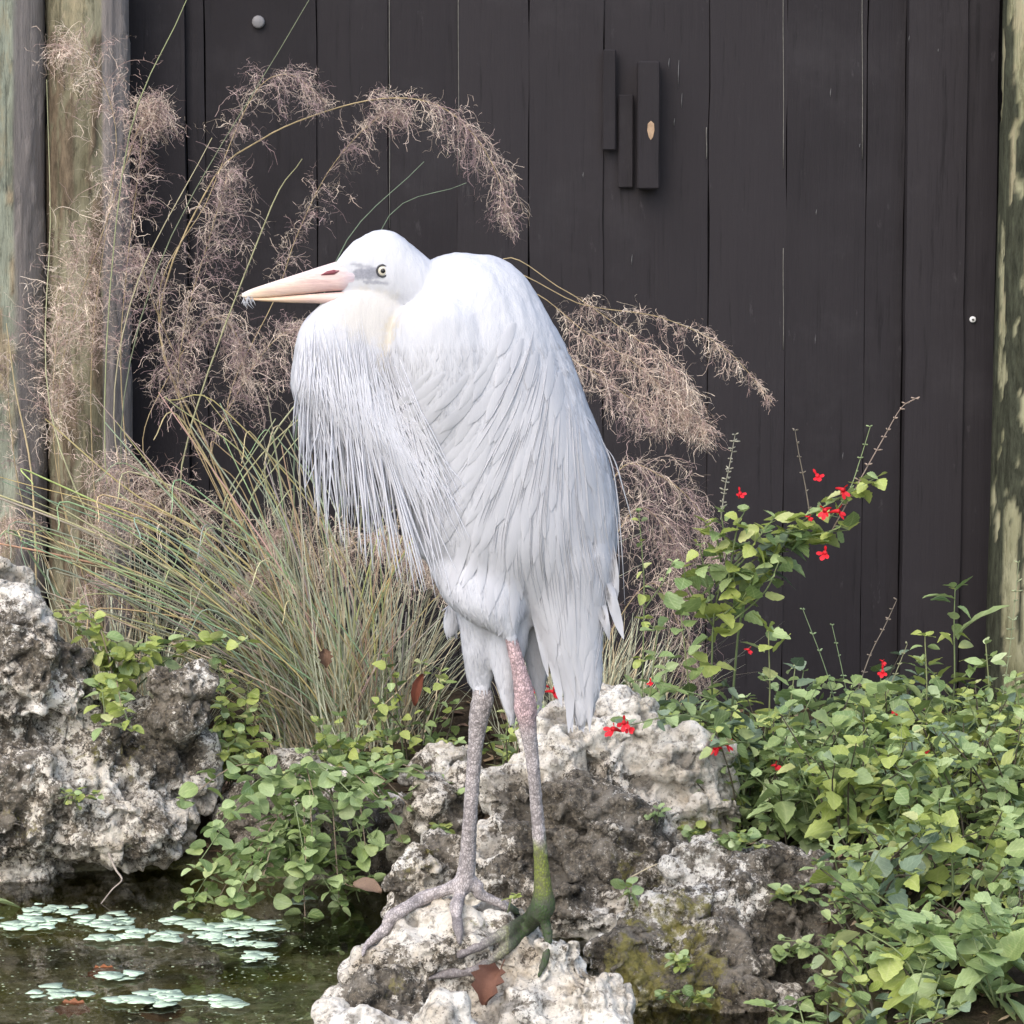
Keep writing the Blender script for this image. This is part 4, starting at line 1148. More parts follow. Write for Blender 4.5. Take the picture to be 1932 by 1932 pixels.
class Plant:
    def __init__(s, name, label, cat, base, group=None):
        s.root = empty(name, base); tag(s.root, label, cat, group); s.inv = Matrix.Translation(-Vector(base)); s.nl = 0
    def put(s, name, me, pos, direc, size, roll=0.0):
        y = Vector(direc).normalized(); up = Vector((0, 0, 1))
        x = y.cross(up)
        if x.length < 1e-3: x = Vector((1, 0, 0))
        x.normalize(); z = x.cross(y)
        m3 = Matrix((x, y, z)).transposed() @ Matrix.Rotation(roll, 3, 'Y')
        o = bpy.data.objects.new(name, me); col.objects.link(o); o.parent = s.root; o.matrix_parent_inverse = s.inv
        o.matrix_basis = Matrix.Translation(Vector(pos)) @ m3.to_4x4() @ Matrix.Diagonal((size * pr.uniform(.85, 1.12), size, size, 1))
        return o
    def leaf(s, pos, direc, size, kind, mt, roll=None):
        if s.nl >= 290: return
        s.nl += 1
        s.put('leaf', pr.choice(LM[kind, mt]), pos, direc, size, pr.gauss(0, .5) if roll is None else roll)
    def stem(s, pts, r0, r1, c=(.16, .20, .09), n=10):
        q = spline(np.array([tuple(p) for p in pts], float), n); mb = MB()
        tube(mb, q, np.linspace(r0, r1, n), 5, c); mb.build('stem', M['stem'], s.root); return q
    def spike(s, pts, c, nw=9, flowers=(), size=.005):
        q = spline(np.array([tuple(p) for p in pts], float), 24); mb = MB()
        tube(mb, q, np.linspace(.0014, .0007, 24), 5, c, cap=False)
        for k in np.linspace(3, 23, nw):
            p = q[int(k)]; a0 = pr.uniform(0, 6)
            for j in range(pr.choice((2, 3, 4))):
                a = a0 + j * 1.9; dv = np.array([math.cos(a), math.sin(a), pr.uniform(.0, .7)]); dv /= np.linalg.norm(dv)
                l = size * pr.uniform(.7, 1.7)
                tube(mb, [p, p + dv * l * .6, p + dv * l], [.0005, .0016, .0009], 4, np.array(c) * pr.uniform(.8, 1.5))
        mb.build('flower_spike', M['stem'], s.root); return q
    def flower(s, pos, size=.022, direc=None):
        size = size * 1.4
        direc = direc or (pr.uniform(-1, 1), -.7, pr.uniform(-.2, .5))
        s.put('flower', pr.choice(FM), pos, direc, size, pr.uniform(-.6, .6))
def leafy(pl, q, t0, gap, size, kind, mts, droop=.15, taper=.35, jit_=.35):
    """opposite leaf pairs along a stem path"""
    seg = np.linalg.norm(np.diff(q, axis=0), axis=1); cum = np.concatenate([[0], np.cumsum(seg)]); tot = cum[-1]
    dcur = t0 * tot; az = pr.uniform(0, 6.28)
    while dcur <= tot:
        k = min(np.searchsorted(cum, dcur), len(q) - 1); p = Vector(q[k]); sz = size * (1 - taper * dcur / tot) * pr.uniform(.7, 1.2)
        for sgn in (0, math.pi):
            a = az + sgn + pr.gauss(0, .25)
            dv = Vector((math.cos(a), math.sin(a), pr.gauss(.10, jit_ * 1.4) - droop))
            pl.leaf(p + dv.normalized() * sz * .22, dv, sz, kind, pr.choice(mts))
        az += math.pi / 2 + pr.gauss(0, .2); dcur += gap * pr.uniform(.75, 1.3)
    for j in range(2):
        a = az + j * math.pi; pl.leaf(Vector(q[-1]), (math.cos(a), math.sin(a), .55), size * .5, kind, pr.choice(mts))
def bush(base, label, nst, h, spread, size, kind, mts, group, name='sage_plant', cat='plant', gap=.03, flowers=0, t0=.25):
    pl = Plant(name, label, cat, base, group)
    for i in range(nst):
        a = pr.uniform(0, 6.283); out = spread * pr.uniform(.25, 1); hh = h * pr.uniform(.55, 1.1)
        b = Vector(base) + Vector((math.cos(a) * .02, math.sin(a) * .02, -.01))
        tip = b + Vector((math.cos(a) * out, math.sin(a) * out * .75, hh))
        mid = b.lerp(tip, .5) + Vector((pr.gauss(0, .012), pr.gauss(0, .012), .22 * out))
        tip.y = min(tip.y, FY - .08)
        q = pl.stem([b, mid, tip], .0022, .001, (.07, .06, .04) if pr.random() < .55 else (.16, .20, .09))
        leafy(pl, q, t0, gap, size, kind, mts)
        if i < flowers: pl.flower(Vector(q[-1]) + Vector((0, -.01, .01)))
    return pl
def gbase(x, y, Y):                   # stand a plant on the bank at distance Y
    p = P(x, y, Y); p.z = float(ground_h(p.x, Y)); return p
def gz(x, Y):
    px = (x - 966) / FPX * Y; return Vector((px, Y, float(ground_h(px, Y))))
SG = 'sage plants crowded in the bed'
spots = [(1330, 5.45), (1430, 5.55), (1540, 5.5), (1650, 5.6), (1760, 5.55), (1880, 5.6), (1480, 5.25), (1600, 5.2), (1700, 5.25), (1820, 5.2), (1930, 5.25),
         (1660, 4.95), (1740, 4.92), (1830, 4.95), (1910, 4.9), (1680, 4.7), (1760, 4.68), (1860, 4.66), (1960, 4.7), (1720, 4.42), (1820, 4.4), (1930, 4.38), (1650, 4.36), (1760, 4.2), (1880, 4.18), (1680, 4.16),
         (1600, 4.0), (1700, 3.96), (1800, 4.0), (1930, 3.98), (1560, 5.05), (1500, 5.1), (1860, 5.4), (1720, 5.42), (1430, 4.9), (1500, 4.86), (1570, 4.82), (1610, 4.72), (1400, 5.12)]
TINT = [(['sage', 'sage', 'mint'], 'mid-green'), (['blue', 'blue', 'sage'], 'blue-grey'), (['lime', 'lime', 'mint'], 'yellow-green'), (['mint', 'mint', 'sage'], 'mint-green'), (['sage', 'blue', 'lime'], 'mixed-tone')]
SHAPE = [('sage', .064, 'broad'), ('sage', .036, 'small'), ('round', .028, 'tiny rounded'), ('lance', .058, 'narrow'), ('round', .046, 'rounded'), ('sage', .048, 'toothed')]
for i, (x, Yq) in enumerate(spots):
    ti = pr.choice([0, 1, 3, 3, 2, 4]) if Yq > 5.1 else pr.choice([0, 2, 3, 3, 2, 4, 0, 3]); si = pr.choice([0, 1, 2, 3, 4, 5, 5, 1, 2])
    mts, tn = TINT[ti]; kd, sz, sn = SHAPE[si]
    where = 'at the fence foot' if Yq > 5.4 else 'in the middle of the bed' if Yq > 4.8 else 'beside the dark brown boulder' if x < 1660 and Yq > 4.15 else 'at the pond-side end of the bed'
    bush(gz(x, Yq), 'sage plant with %s %s leaves growing %s' % (sn, tn, where), 11 if sz < .04 else 8 if sz < .05 else 6, (.15 if Yq > 5.4 else .19 if Yq > 4.6 else .15) * pr.uniform(.8, 1.15), .14, sz, kd, mts, SG, gap=.019 + sz * .25)
for x, yt, Yq, kd, mts in ((1450, 1190, 5.35, 'sage', ['mint', 'lime']), (1500, 1260, 5.3, 'sage', ['blue', 'mint']), (1650, 1300, 5.35, 'sage', ['lime', 'mint']), (1745, 1200, 5.4, 'lance', ['mint', 'lime']), (1860, 1215, 5.4, 'lance', ['mint', 'mint']),
                        (1915, 1280, 5.3, 'sage', ['mint', 'lime']), (1285, 1160, 5.35, 'sage', ['mint', 'sage']), (1240, 1190, 5.3, 'sage', ['sage', 'mint']), (1610, 1430, 4.95, 'sage', ['lime', 'mint']), (1725, 1480, 4.9, 'sage', ['blue', 'mint']),
                        (1850, 1440, 4.95, 'lance', ['mint', 'lime']), (1680, 1660, 4.45, 'sage', ['lime', 'mint']), (1790, 1620, 4.5, 'sage', ['mint', 'lime']), (1905, 1580, 4.5, 'sage', ['mint', 'sage']), (1730, 1760, 4.15, 'round', ['mint', 'lime']), (1860, 1740, 4.15, 'sage', ['lime', 'mint']), (1600, 1700, 4.5, 'lance', ['lime', 'mint'])):
    b = gz(x + pr.uniform(-25, 25), Yq); pl = Plant('sage_shoot', 'upright shoot with %s %s leaves rising %s' % ({'sage': 'toothed', 'lance': 'narrow', 'round': 'rounded'}[kd], {'mint': 'mint-green', 'lime': 'yellow-green', 'blue': 'blue-grey', 'sage': 'mid-green'}[mts[0]], 'beside the white-topped boulder' if x < 1300 else 'against the dark fence' if Yq > 5.2 else 'from the middle of the sage bed' if Yq > 4.8 else 'from the pond-side end of the sage bed'), 'plant', b, 'upright shoots in the sage bed')
    tip = P(x, yt, Yq - .03); q = pl.stem([b, b.lerp(tip, .5) + Vector((pr.gauss(0, .012), -.01, 0)), tip], .0023, .0011, (.20, .22, .10), n=14)
    leafy(pl, q, .3, .034, pr.uniform(.042, .062), kd, mts, -.25)
# plants around the boulder behind the heron
for x, Yq, lb, mts, sz in ((1260, 5.4, 'broad-leaved green plant behind the white-topped boulder', ['sage', 'mint', 'blue'], .055), (1180, 5.45, 'green leafy plant between the tail of the heron and the fence', ['sage', 'sage', 'mint'], .045),
                           (780, 5.5, 'small green sapling left of the tucked leg of the heron', ['mint', 'sage', 'lime'], .034), (930, 5.35, 'yellow-green seedling seen between the legs of the heron', ['lime', 'mint'], .03),
                           (1420, 4.95, 'fine green weeds on the right shoulder of the white-topped boulder', ['sage', 'lime', 'mint'], .03), (1370, 5.2, 'green weeds behind the right slope of the white-topped boulder', ['sage', 'sage', 'lime'], .038)):
    bush(gz(x, Yq), lb, 9, .20 if x != 780 else .24, .10, sz, 'sage', mts, None, name='leafy_plant')
# ---- tall flowering sage: stems traced one by one
def V(x, y, Y): return P(x, y, Y)
s1 = Plant('flowering_sage', 'tall sage with scarlet flowers and a dead brown spike against the fence', 'plant', gz(1380, 5.5), 'flowering sages')
q = s1.stem([gz(1380, 5.5), V(1400, 1150, 5.46), V(1462, 1030, 5.42), V(1540, 965, 5.4), V(1620, 920, 5.38), V(1655, 900, 5.38)], .0026, .0012, n=20); leafy(s1, q, .5, .017, .05, 'sage', ['mint', 'lime', 'lime'])
q = s1.stem([V(1440, 1075, 5.43), V(1500, 1020, 5.4), V(1560, 1005, 5.38), V(1600, 1000, 5.36)], .002, .001); leafy(s1, q, .05, .016, .058, 'sage', ['mint', 'sage', 'lime'])
q = s1.stem([V(1420, 1100, 5.43), V(1450, 1060, 5.4), V(1480, 1010, 5.38), V(1510, 1000, 5.36)], .002, .001); leafy(s1, q, .05, .017, .055, 'sage', ['lime', 'mint', 'blue'])
s1.spike([V(1560, 985, 5.39), V(1600, 930, 5.39), V(1622, 870, 5.39), V(1642, 805, 5.39)], (.20, .25, .12), 7)
s1.spike([V(1570, 1000, 5.39), V(1620, 910, 5.4), V(1665, 830, 5.4), V(1700, 770, 5.4), V(1728, 752, 5.4)], (.26, .20, .16), 12, size=.007)
s1.spike([V(1530, 985, 5.39), V(1520, 920, 5.39), V(1508, 860, 5.39), V(1500, 812, 5.39)], (.15, .13, .10), 6)
for x, y in ((1545, 908), (1577, 921), (1563, 967), (1519, 974), (1568, 958), (1560, 1048)): s1.flower(V(x, y, 5.37), .024 if x != 1519 else .012)
s2 = Plant('flowering_sage', 'yellowing sage with one orange-red flower beside the drooping grass plumes', 'plant', gz(1350, 5.45), 'flowering sages')
for pts, mts in (([gz(1350, 5.45), V(1345, 1180, 5.4), V(1370, 1060, 5.38), V(1360, 965, 5.37)], ['lime', 'lime', 'mint']), ([V(1350, 1120, 5.4), V(1400, 1060, 5.37), V(1440, 1000, 5.35)], ['lime', 'mint']),
                 ([V(1345, 1150, 5.4), V(1330, 1080, 5.37), V(1320, 1030, 5.35)], ['mint', 'lime']), ([V(1350, 1170, 5.4), V(1400, 1130, 5.37), V(1420, 1090, 5.35)], ['lime', 'mint', 'sage']),
                 ([V(1350, 1100, 5.4), V(1410, 1040, 5.36), V(1462, 975, 5.34)], ['lime', 'lime', 'mint']), ([V(1345, 1180, 5.4), V(1300, 1110, 5.37), V(1290, 1070, 5.35)], ['lime', 'mint']),
                 ([V(1360, 1190, 5.4), V(1440, 1120, 5.36), V(1470, 1060, 5.34)], ['lime', 'mint', 'mint']), ([V(1360, 1060, 5.38), V(1350, 1010, 5.36), V(1330, 985, 5.35)], ['lime', 'lime']), ([V(1370, 1120, 5.38), V(1390, 1000, 5.35), V(1405, 965, 5.34)], ['lime', 'mint'])):
    q = s2.stem(pts, .0022, .001, n=14); leafy(s2, q, .25, .027, .050, 'sage', mts)
s2.spike([V(1360, 980, 5.37), V(1368, 920, 5.37), V(1378, 870, 5.37), V(1387, 820, 5.37)], (.24, .23, .18), 14, size=.007)
s2.flower(V(1394, 940, 5.35), .02)
s3 = Plant('pointed_leaf_plant', 'upright pale green plant with pointed leaves against the fence by the peeling post', 'plant', gz(1790, 5.5))
q = s3.stem([gz(1795, 5.5), V(1800, 1300, 5.46), V(1800, 1180, 5.45), V(1802, 1110, 5.44)], .0022, .001, n=14); leafy(s3, q, .5, .03, .05, 'lance', ['mint', 'mint', 'lime'], -.1)
q = s3.stem([V(1800, 1290, 5.46), V(1840, 1260, 5.44), V(1870, 1240, 5.43)], .002, .001); leafy(s3, q, .3, .03, .05, 'lance', ['mint', 'sage'], 0)
q = s3.stem([V(1795, 1310, 5.46), V(1760, 1270, 5.44), V(1740, 1250, 5.43)], .002, .001); leafy(s3, q, .3, .028, .05, 'sage', ['mint', 'lime'], 0)
for (x0, y0, x1, y1) in ((1802, 1130, 1745, 1112), (1802, 1115, 1835, 1085), (1800, 1205, 1880, 1120)):
    a, b = V(x0, y0, 5.44), V(x1, y1, 5.42); s3.leaf(a, b - a, (b - a).length, 'lance', 'mint', 0)
s4 = Plant('flowering_sage', 'sage with small scarlet flowers and grey-green leaves low against the dark boards', 'plant', gz(1610, 5.42), 'flowering sages')
for pts in ([gz(1610, 5.42), V(1590, 1390, 5.4), V(1560, 1270, 5.38), V(1515, 1150, 5.37)], [gz(1620, 5.42), V(1610, 1380, 5.4), V(1590, 1270, 5.38), V(1570, 1180, 5.37)]):
    s4.spike(pts, (.18, .24, .13), 9)
for pts in ([gz(1600, 5.4), V(1560, 1370, 5.38), V(1530, 1300, 5.35)], [gz(1640, 5.4), V(1650, 1380, 5.38), V(1670, 1320, 5.36)], [gz(1600, 5.4), V(1600, 1330, 5.36), V(1610, 1290, 5.33)]):
    q = s4.stem(pts, .002, .001, n=12); leafy(s4, q, .3, .028, .055, 'sage', ['blue', 'blue', 'sage'])
s4.spike([V(1610, 1330, 5.4), V(1640, 1240, 5.4), V(1670, 1180, 5.4), V(1692, 1132, 5.4)], (.18, .15, .12), 8)
s4.spike([V(1665, 1330, 5.38), V(1690, 1270, 5.38), V(1712, 1215, 5.38)], (.22, .22, .13), 6)
s4.flower(V(1666, 1273, 5.35), .021); s4.flower(V(1660, 1245, 5.36), .012); s4.flower(V(1703, 1330, 5.3), .021); s4.flower(V(1740, 1416, 5.2), .018)
s5 = Plant('flowering_sage', 'thin sage spike with whorled seed cups in front of the peeling post', 'plant', gz(1885, 5.4), 'flowering sages')
s5.spike([gz(1885, 5.4), V(1890, 1330, 5.38), V(1908, 1200, 5.36), V(1922, 1062, 5.35)], (.24, .27, .16), 16, size=.008)
q = s5.stem([gz(1890, 5.4), V(1880, 1340, 5.38), V(1850, 1300, 5.36)], .002, .001); leafy(s5, q, .3, .03, .05, 'lance', ['mint', 'sage'])
s6 = Plant('flowering_sage', 'trailing sage stems with scarlet flowers draped over the white-topped boulder', 'plant', gz(1420, 5.3), 'flowering sages')
for pts in ([gz(1420, 5.3), V(1400, 1410, 5.1), V(1300, 1350, 4.9), V(1180, 1370, 4.84)], [gz(1420, 5.3), V(1430, 1400, 5.1), V(1370, 1330, 4.95), V(1240, 1290, 4.92)], [gz(1430, 5.3), V(1450, 1420, 5.1), V(1400, 1400, 4.95), V(1350, 1410, 4.85)],
            [gz(1430, 5.3), V(1500, 1400, 5.15), V(1520, 1340, 5.1), V(1540, 1300, 5.1)]):
    q = s6.stem(pts, .002, .0009, n=14); leafy(s6, q, .35, .045, .045, 'sage', ['blue', 'sage', 'mint'])
for x, y, z in ((1178, 1365, .024), (1172, 1380, .024), (1184, 1374, .02), (1362, 1412, .024), (1356, 1406, .02), (1455, 1445, .016), (1230, 1292, .012), (1404, 1225, .012)):
    s6.flower(V(x, y, 4.82 if x < 1300 else 4.9), z)
s7 = Plant('flowering_sage', 'scarlet flowers on a thin stem just behind the near leg of the heron', 'plant', gz(1060, 5.4), 'flowering sages')
s7.stem([gz(1060, 5.4), V(1060, 1330, 5.1), V(1045, 1300, 4.98)], .0016, .0008)
for x, y, z in ((1035, 1296, .024), (1028, 1305, .02), (1044, 1300, .018), (1120, 1335, .02)): s7.flower(V(x, y, 4.93), z)
s8 = Plant('twiggy_seedling', 'thin yellow-green seedling in front of the brown grass beside the heron', 'plant', gz(1210, 5.35))
q = s8.stem([gz(1210, 5.35), V(1215, 1150, 5.32), V(1212, 1050, 5.31), V(1205, 965, 5.3)], .0016, .0008, n=14); leafy(s8, q, .35, .04, .026, 'round', ['lime', 'lime', 'mint'])
q = s8.stem([V(1215, 1150, 5.32), V(1250, 1100, 5.3), V(1270, 1060, 5.3)], .0014, .0008); leafy(s8, q, .3, .03, .026, 'lance', ['lime', 'mint'])
# ---- creeping plant on the bank by the water
c1 = Plant('creeping_plant', 'mint-green creeping plant tumbling over the grey boulder to the water', 'plant', P(585, 1490, 5.05))
def cascade(pl, origin, targets, mts, size, gap, kind='round', Yend=None, arch=.05):
    for (x, y, Yt) in targets:
        a = Vector(origin) + Vector((pr.gauss(0, .02), pr.gauss(0, .02), pr.gauss(0, .01))); b = P(x, y, Yt)
        m = a.lerp(b, .5) + Vector((0, -.03, arch)); q = pl.stem([a, m, b], .0018, .0008, (.22, .17, .12) if pr.random() < .5 else (.17, .21, .10), n=14)
        leafy(pl, q, .25, gap, size, kind, mts, .1, .2, .3)
tg_ = [(pr.uniform(340, 740), 0, 0) for i in range(24)]
tg_ = [(x, pr.uniform(1500, 1745) if x > 400 else pr.uniform(1470, 1640), pr.uniform(4.78, 4.98)) for x, _, _ in tg_]
cascade(c1, P(580, 1480, 5.08), tg_[:17], ['mint', 'mint', 'sage'], .035, .021)
c2 = Plant('creeping_plant', 'lower fringe of round-leaved creeper hanging above the dark water', 'plant', P(540, 1580, 5.0))
cascade(c2, P(540, 1570, 5.02), [(pr.uniform(350, 680), pr.uniform(1620, 1755), pr.uniform(4.80, 4.92)) for i in range(14)], ['mint', 'sage', 'mint'], .034, .021, arch=.03)
c3 = Plant('creeping_plant', 'trailing creeper sprigs reaching right across the dark hollow', 'plant', P(650, 1500, 5.02))
cascade(c3, P(650, 1490, 5.04), [(760, 1590, 4.88), (700, 1660, 4.86), (780, 1530, 4.92), (860, 1500, 4.95), (690, 1600, 4.88), (640, 1700, 4.85), (840, 1480, 4.98), (720, 1500, 4.95)], ['mint', 'sage'], .036, .034)
c4 = Plant('bright_fern_weed', 'bright green jagged-leaved weed at the base of the large grass clump', 'plant', gz(640, 5.4))
for x, y in ((600, 1360), (640, 1350), (680, 1370), (700, 1400), (610, 1400), (660, 1410), (740, 1420), (570, 1420), (760, 1440)):
    q = c4.stem([gz(650, 5.35), V((x + 650) / 2, 1430, 5.25), V(x, y, 5.22)], .0015, .0008); leafy(c4, q, .3, .022, .034, 'sage', ['mint', 'sage', 'lime'], .05)
c5 = Plant('lime_creeper', 'yellow-green round-leaved creeper growing over the large boulder', 'plant', P(215, 1290, 5.3))
cascade(c5, P(220, 1300, 5.3), [(150, 1150, 5.25), (180, 1175, 5.24), (120, 1170, 5.26), (270, 1250, 5.2), (340, 1220, 5.25), (410, 1210, 5.3), (460, 1210, 5.32), (300, 1230, 5.2), (230, 1340, 5.05), (250, 1380, 5.03), (200, 1370, 5.05), (215, 1240, 5.2)], ['lime', 'lime', 'mint'], .034, .025, arch=.04)
c6 = Plant('lime_creeper', 'yellow-green creeper below the knobbly boulder at the edge of the grass', 'plant', gz(430, 5.45))
cascade(c6, gz(430, 5.45), [(430, 1270, 5.3), (470, 1290, 5.3), (500, 1310, 5.28), (420, 1330, 5.25), (410, 1240, 5.32), (450, 1380, 5.2), (520, 1400, 5.2), (480, 1430, 5.15), (430, 1420, 5.2), (520, 1460, 5.15)], ['lime', 'mint', 'lime'], .03, .03)
c7 = Plant('sprig', 'tiny green sprigs rooted in the hollows of the large boulder', 'plant', P(160, 1500, 5.0))
h_, n_ = hit(rocks['left'][1], 150, 1510)
o7 = Vector(h_) if h_ else P(150, 1510, 5.05)
cascade(c7, o7, [(110, 1495, o7.y - .02), (150, 1490, o7.y - .03), (190, 1500, o7.y - .02), (130, 1510, o7.y - .03)], ['mint', 'lime'], .016, .018, arch=.01)
def sprig(rk, x, y, label, n, spread, size, mts):
    h_, n_ = hit(rocks[rk][1], x, y)
    if h_ is None: return
    pl = Plant('sprig', label, 'plant', h_, 'sprigs rooted on the boulders')
    for i in range(n):
        a = pr.uniform(0, 6.28); tip = Vector(h_) + Vector((math.cos(a) * spread, -abs(math.sin(a)) * spread * .7 - .008, pr.uniform(.005, .035)))
        q = pl.stem([Vector(h_), Vector(h_).lerp(tip, .5) + Vector((0, -.004, .012)), tip], .0011, .0006, n=6); leafy(pl, q, .4, .016, size, 'round', mts, 0)
sprig('lump', 845, 1590, 'leafy sprig beside the far leg of the heron', 3, .03, .024, ['mint', 'lime'])
sprig('centre', 1240, 1555, 'three-leaved sprig on the blackened face of the boulder', 2, .02, .02, ['mint'])
sprig('mossy', 1188, 1705, 'round pale green leaf sprig behind the near foot of the heron', 2, .012, .026, ['mint', 'lime'])
sprig('perch', 1048, 1735, 'small bright sprig at the near foot of the heron', 2, .012, .02, ['lime', 'mint'])
sprig('perch', 958, 1722, 'tiny lime sprig between the feet of the heron', 1, .012, .018, ['lime'])
sprig('mossy', 1270, 1830, 'sprig with several leaf pairs on the yellow-mossed boulder', 4, .03, .022, ['mint', 'lime'])
sprig('mossy', 1290, 1900, 'clump of small round leaves low on the yellow-mossed boulder', 6, .04, .022, ['mint', 'lime', 'sage'])
sprig('right', 1495, 1700, 'upright three-leaved sprig on the dark boulder', 3, .025, .028, ['mint', 'lime'])
sprig('right', 1480, 1820, 'leafy sprig hanging from the lower face of the dark boulder', 4, .035, .032, ['mint', 'sage'])
sprig('right', 1400, 1600, 'green tuft along the upper edge of the dark boulder', 6, .045, .024, ['lime', 'sage', 'mint'])
sprig('centre', 1340, 1590, 'yellowish weed tuft at the foot of the white-topped boulder', 6, .05, .024, ['lime', 'mint', 'sage'])

# ------------------------------------------------------------------ leaf litter on the bank
lt = random.Random(8); mb = MB()
for i in range(2600):
    x, y = lt.uniform(-1.2, 1.2), lt.uniform(3.6, 6.1); z = float(ground_h(x, y))
    if z < .01: continue
    r = lt.uniform(.006, .02); a = lt.uniform(0, 6.28); asp = lt.uniform(.25, .6); c = lt.choice([(.16, .10, .06), (.24, .17, .10), (.30, .23, .15), (.09, .06, .04), (.20, .13, .09)])
    ux, uy = math.cos(a) * r, math.sin(a) * r; vx, vy = -math.sin(a) * r * asp, math.cos(a) * r * asp; t1, t2 = lt.uniform(-.006, .012), lt.uniform(-.003, .008)
    z += .004
    mb.add([(x - ux, y - uy, z), (x - ux * .2 + vx, y - uy * .2 + vy, z + t2), (x + ux, y + uy, z + t1), (x - ux * .2 - vx, y - uy * .2 - vy, z + .003)], [(0, 1, 2), (0, 2, 3)], c)
tag(mb.build('leaf_litter', M['deadleaf'], None, False), 'dry brown leaf litter scattered over the soil', kind='stuff')

# ------------------------------------------------------------------ floating pads on the pond
fl = random.Random(12)
def pad_cluster(x, y, wpx, n, label, size=.012, c=(.56, .70, .53)):
    c0 = PZ(x, y, .003); half = DM(wpx / 2, c0.y)
    root = empty('floating_leaf_cluster', c0); tag(root, label, 'water plant', 'floating leaves on the pond')
    for i in range(n):
        r = size * (fl.uniform(.35, .8) if fl.random() < .4 else fl.uniform(.8, 1.7)); px = c0.x + fl.gauss(0, .55) * half; py = c0.y + fl.gauss(0, .55) * half * .9; z = .003 + .0016 * (i % 3) + .001 * fl.random()
        if n == 1: px, py = c0.x, c0.y
        k = 14; vs = [(px, py, z + .0006)]; notch = fl.uniform(0, 6.28); tl = fl.uniform(0, .03); ta = fl.uniform(0, 6.28)
        for t in range(k):
            a = notch + (t + .5) / k * 6.28; rr_ = r * (1 + .20 * math.sin(3 * a + notch) + .1 * math.sin(5 * a + 2 * notch) + fl.uniform(-.05, .05)) * (.72 if t in (0, k - 1) else 1)
            vs.append((px + rr_ * math.cos(a), py + rr_ * math.sin(a) * .92, z + tl * rr_ * math.cos(a - ta) + .0006 * fl.random() + .0003))
        m = len(vs); low = [(a, b, zz - .0007) for a, b, zz in vs]
        f = [(0, 1 + t, 1 + (t + 1) % k) for t in range(k)] + [(m, m + 1 + (t + 1) % k, m + 1 + t) for t in range(k)] + [(1 + t, m + 1 + t, m + 1 + (t + 1) % k, 1 + (t + 1) % k) for t in range(k)]
        mb = MB(); sh = fl.uniform(.72, 1.15)
        mb.add(vs + low, f, tuple(q * sh for q in c)); mb.build('pad', M['pad'], root)
pads = [(92, 1716, 90, 9, 'mint pads clustered against the large boulder'), (55, 1743, 110, 14, 'wide raft of mint pads below the large boulder'), (204, 1742, 100, 14, 'raft of pads beside the dangling twig'),
        (248, 1764, 60, 7, 'small raft of pads just in front of the larger raft by the twig'), (196, 1770, 46, 5, 'little raft of five pads on open brown water'), (316, 1772, 62, 7, 'oval raft of pads in front of the creeper'), (340, 1741, 52, 5, 'narrow raft of pads under the creeper edge'),
        (450, 1750, 150, 22, 'long raft of pads along the foot of the creeper'), (404, 1770, 84, 9, 'low raft of pads bordering the long raft'), (500, 1808, 56, 6, 'lone oval pad raft on open water between creeper and perch'), (502, 1785, 20, 2, 'pair of tiny pads near the creeper'),
        (456, 1782, 40, 4, 'loose handful of pads in front of the long raft'), (106, 1876, 72, 6, 'isolated oval pad raft over pale pond mud'), (300, 1886, 130, 18, 'large raft of pale pads beside the orange sunken leaves'), (236, 1889, 50, 4, 'pads trailing off the large pale raft'),
        (388, 1884, 26, 2, 'two small pads off the end of the large pale raft'), (428, 1893, 44, 5, 'scatter of small pads in front of the perch boulder'), (224, 1840, 56, 6, 'dull pads half sunk in algae'), (560, 1700, 60, 5, 'few pads in the dark water under the creeper')]
for x, y, wq, n, lb in pads: pad_cluster(x, y, wq, int(n * 1.8) + 2, lb, .0125)
c0 = PZ(16, 1704, .006); pl = Plant('floating_leaf', 'single broad green leaf floating against the large boulder', 'leaf', c0); pl.leaf(c0 + Vector((-.05, 0, .004)), (1, .1, .1), .075, 'round', 'mint', 0)
mb = MB()
for i in range(1300):                  # duckweed specks
    x, y = fl.uniform(-30, 640), 1705 + 240 * fl.random()
    if fl.random() > .35 + .5 * (fbm(np.array([[x * .02, y * .05, 1.0]]), 2, 4)[0] > 0): continue
    c0 = PZ(x, y, .002); r = fl.uniform(.0008, .0034) * fl.uniform(.6, 1)
    vs = [(c0.x + r * math.cos(t) * fl.uniform(.7, 1.2), c0.y + r * math.sin(t) * fl.uniform(.7, 1.2), c0.z + .0006) for t in np.arange(6) * 1.047]
    mb.add(vs, [tuple(range(6))], np.array((.42, .48, .30)) * fl.uniform(.6, 1.2))
tag(mb.build('duckweed', M['pad']), 'fine pale duckweed specks scattered on the water', kind='stuff')

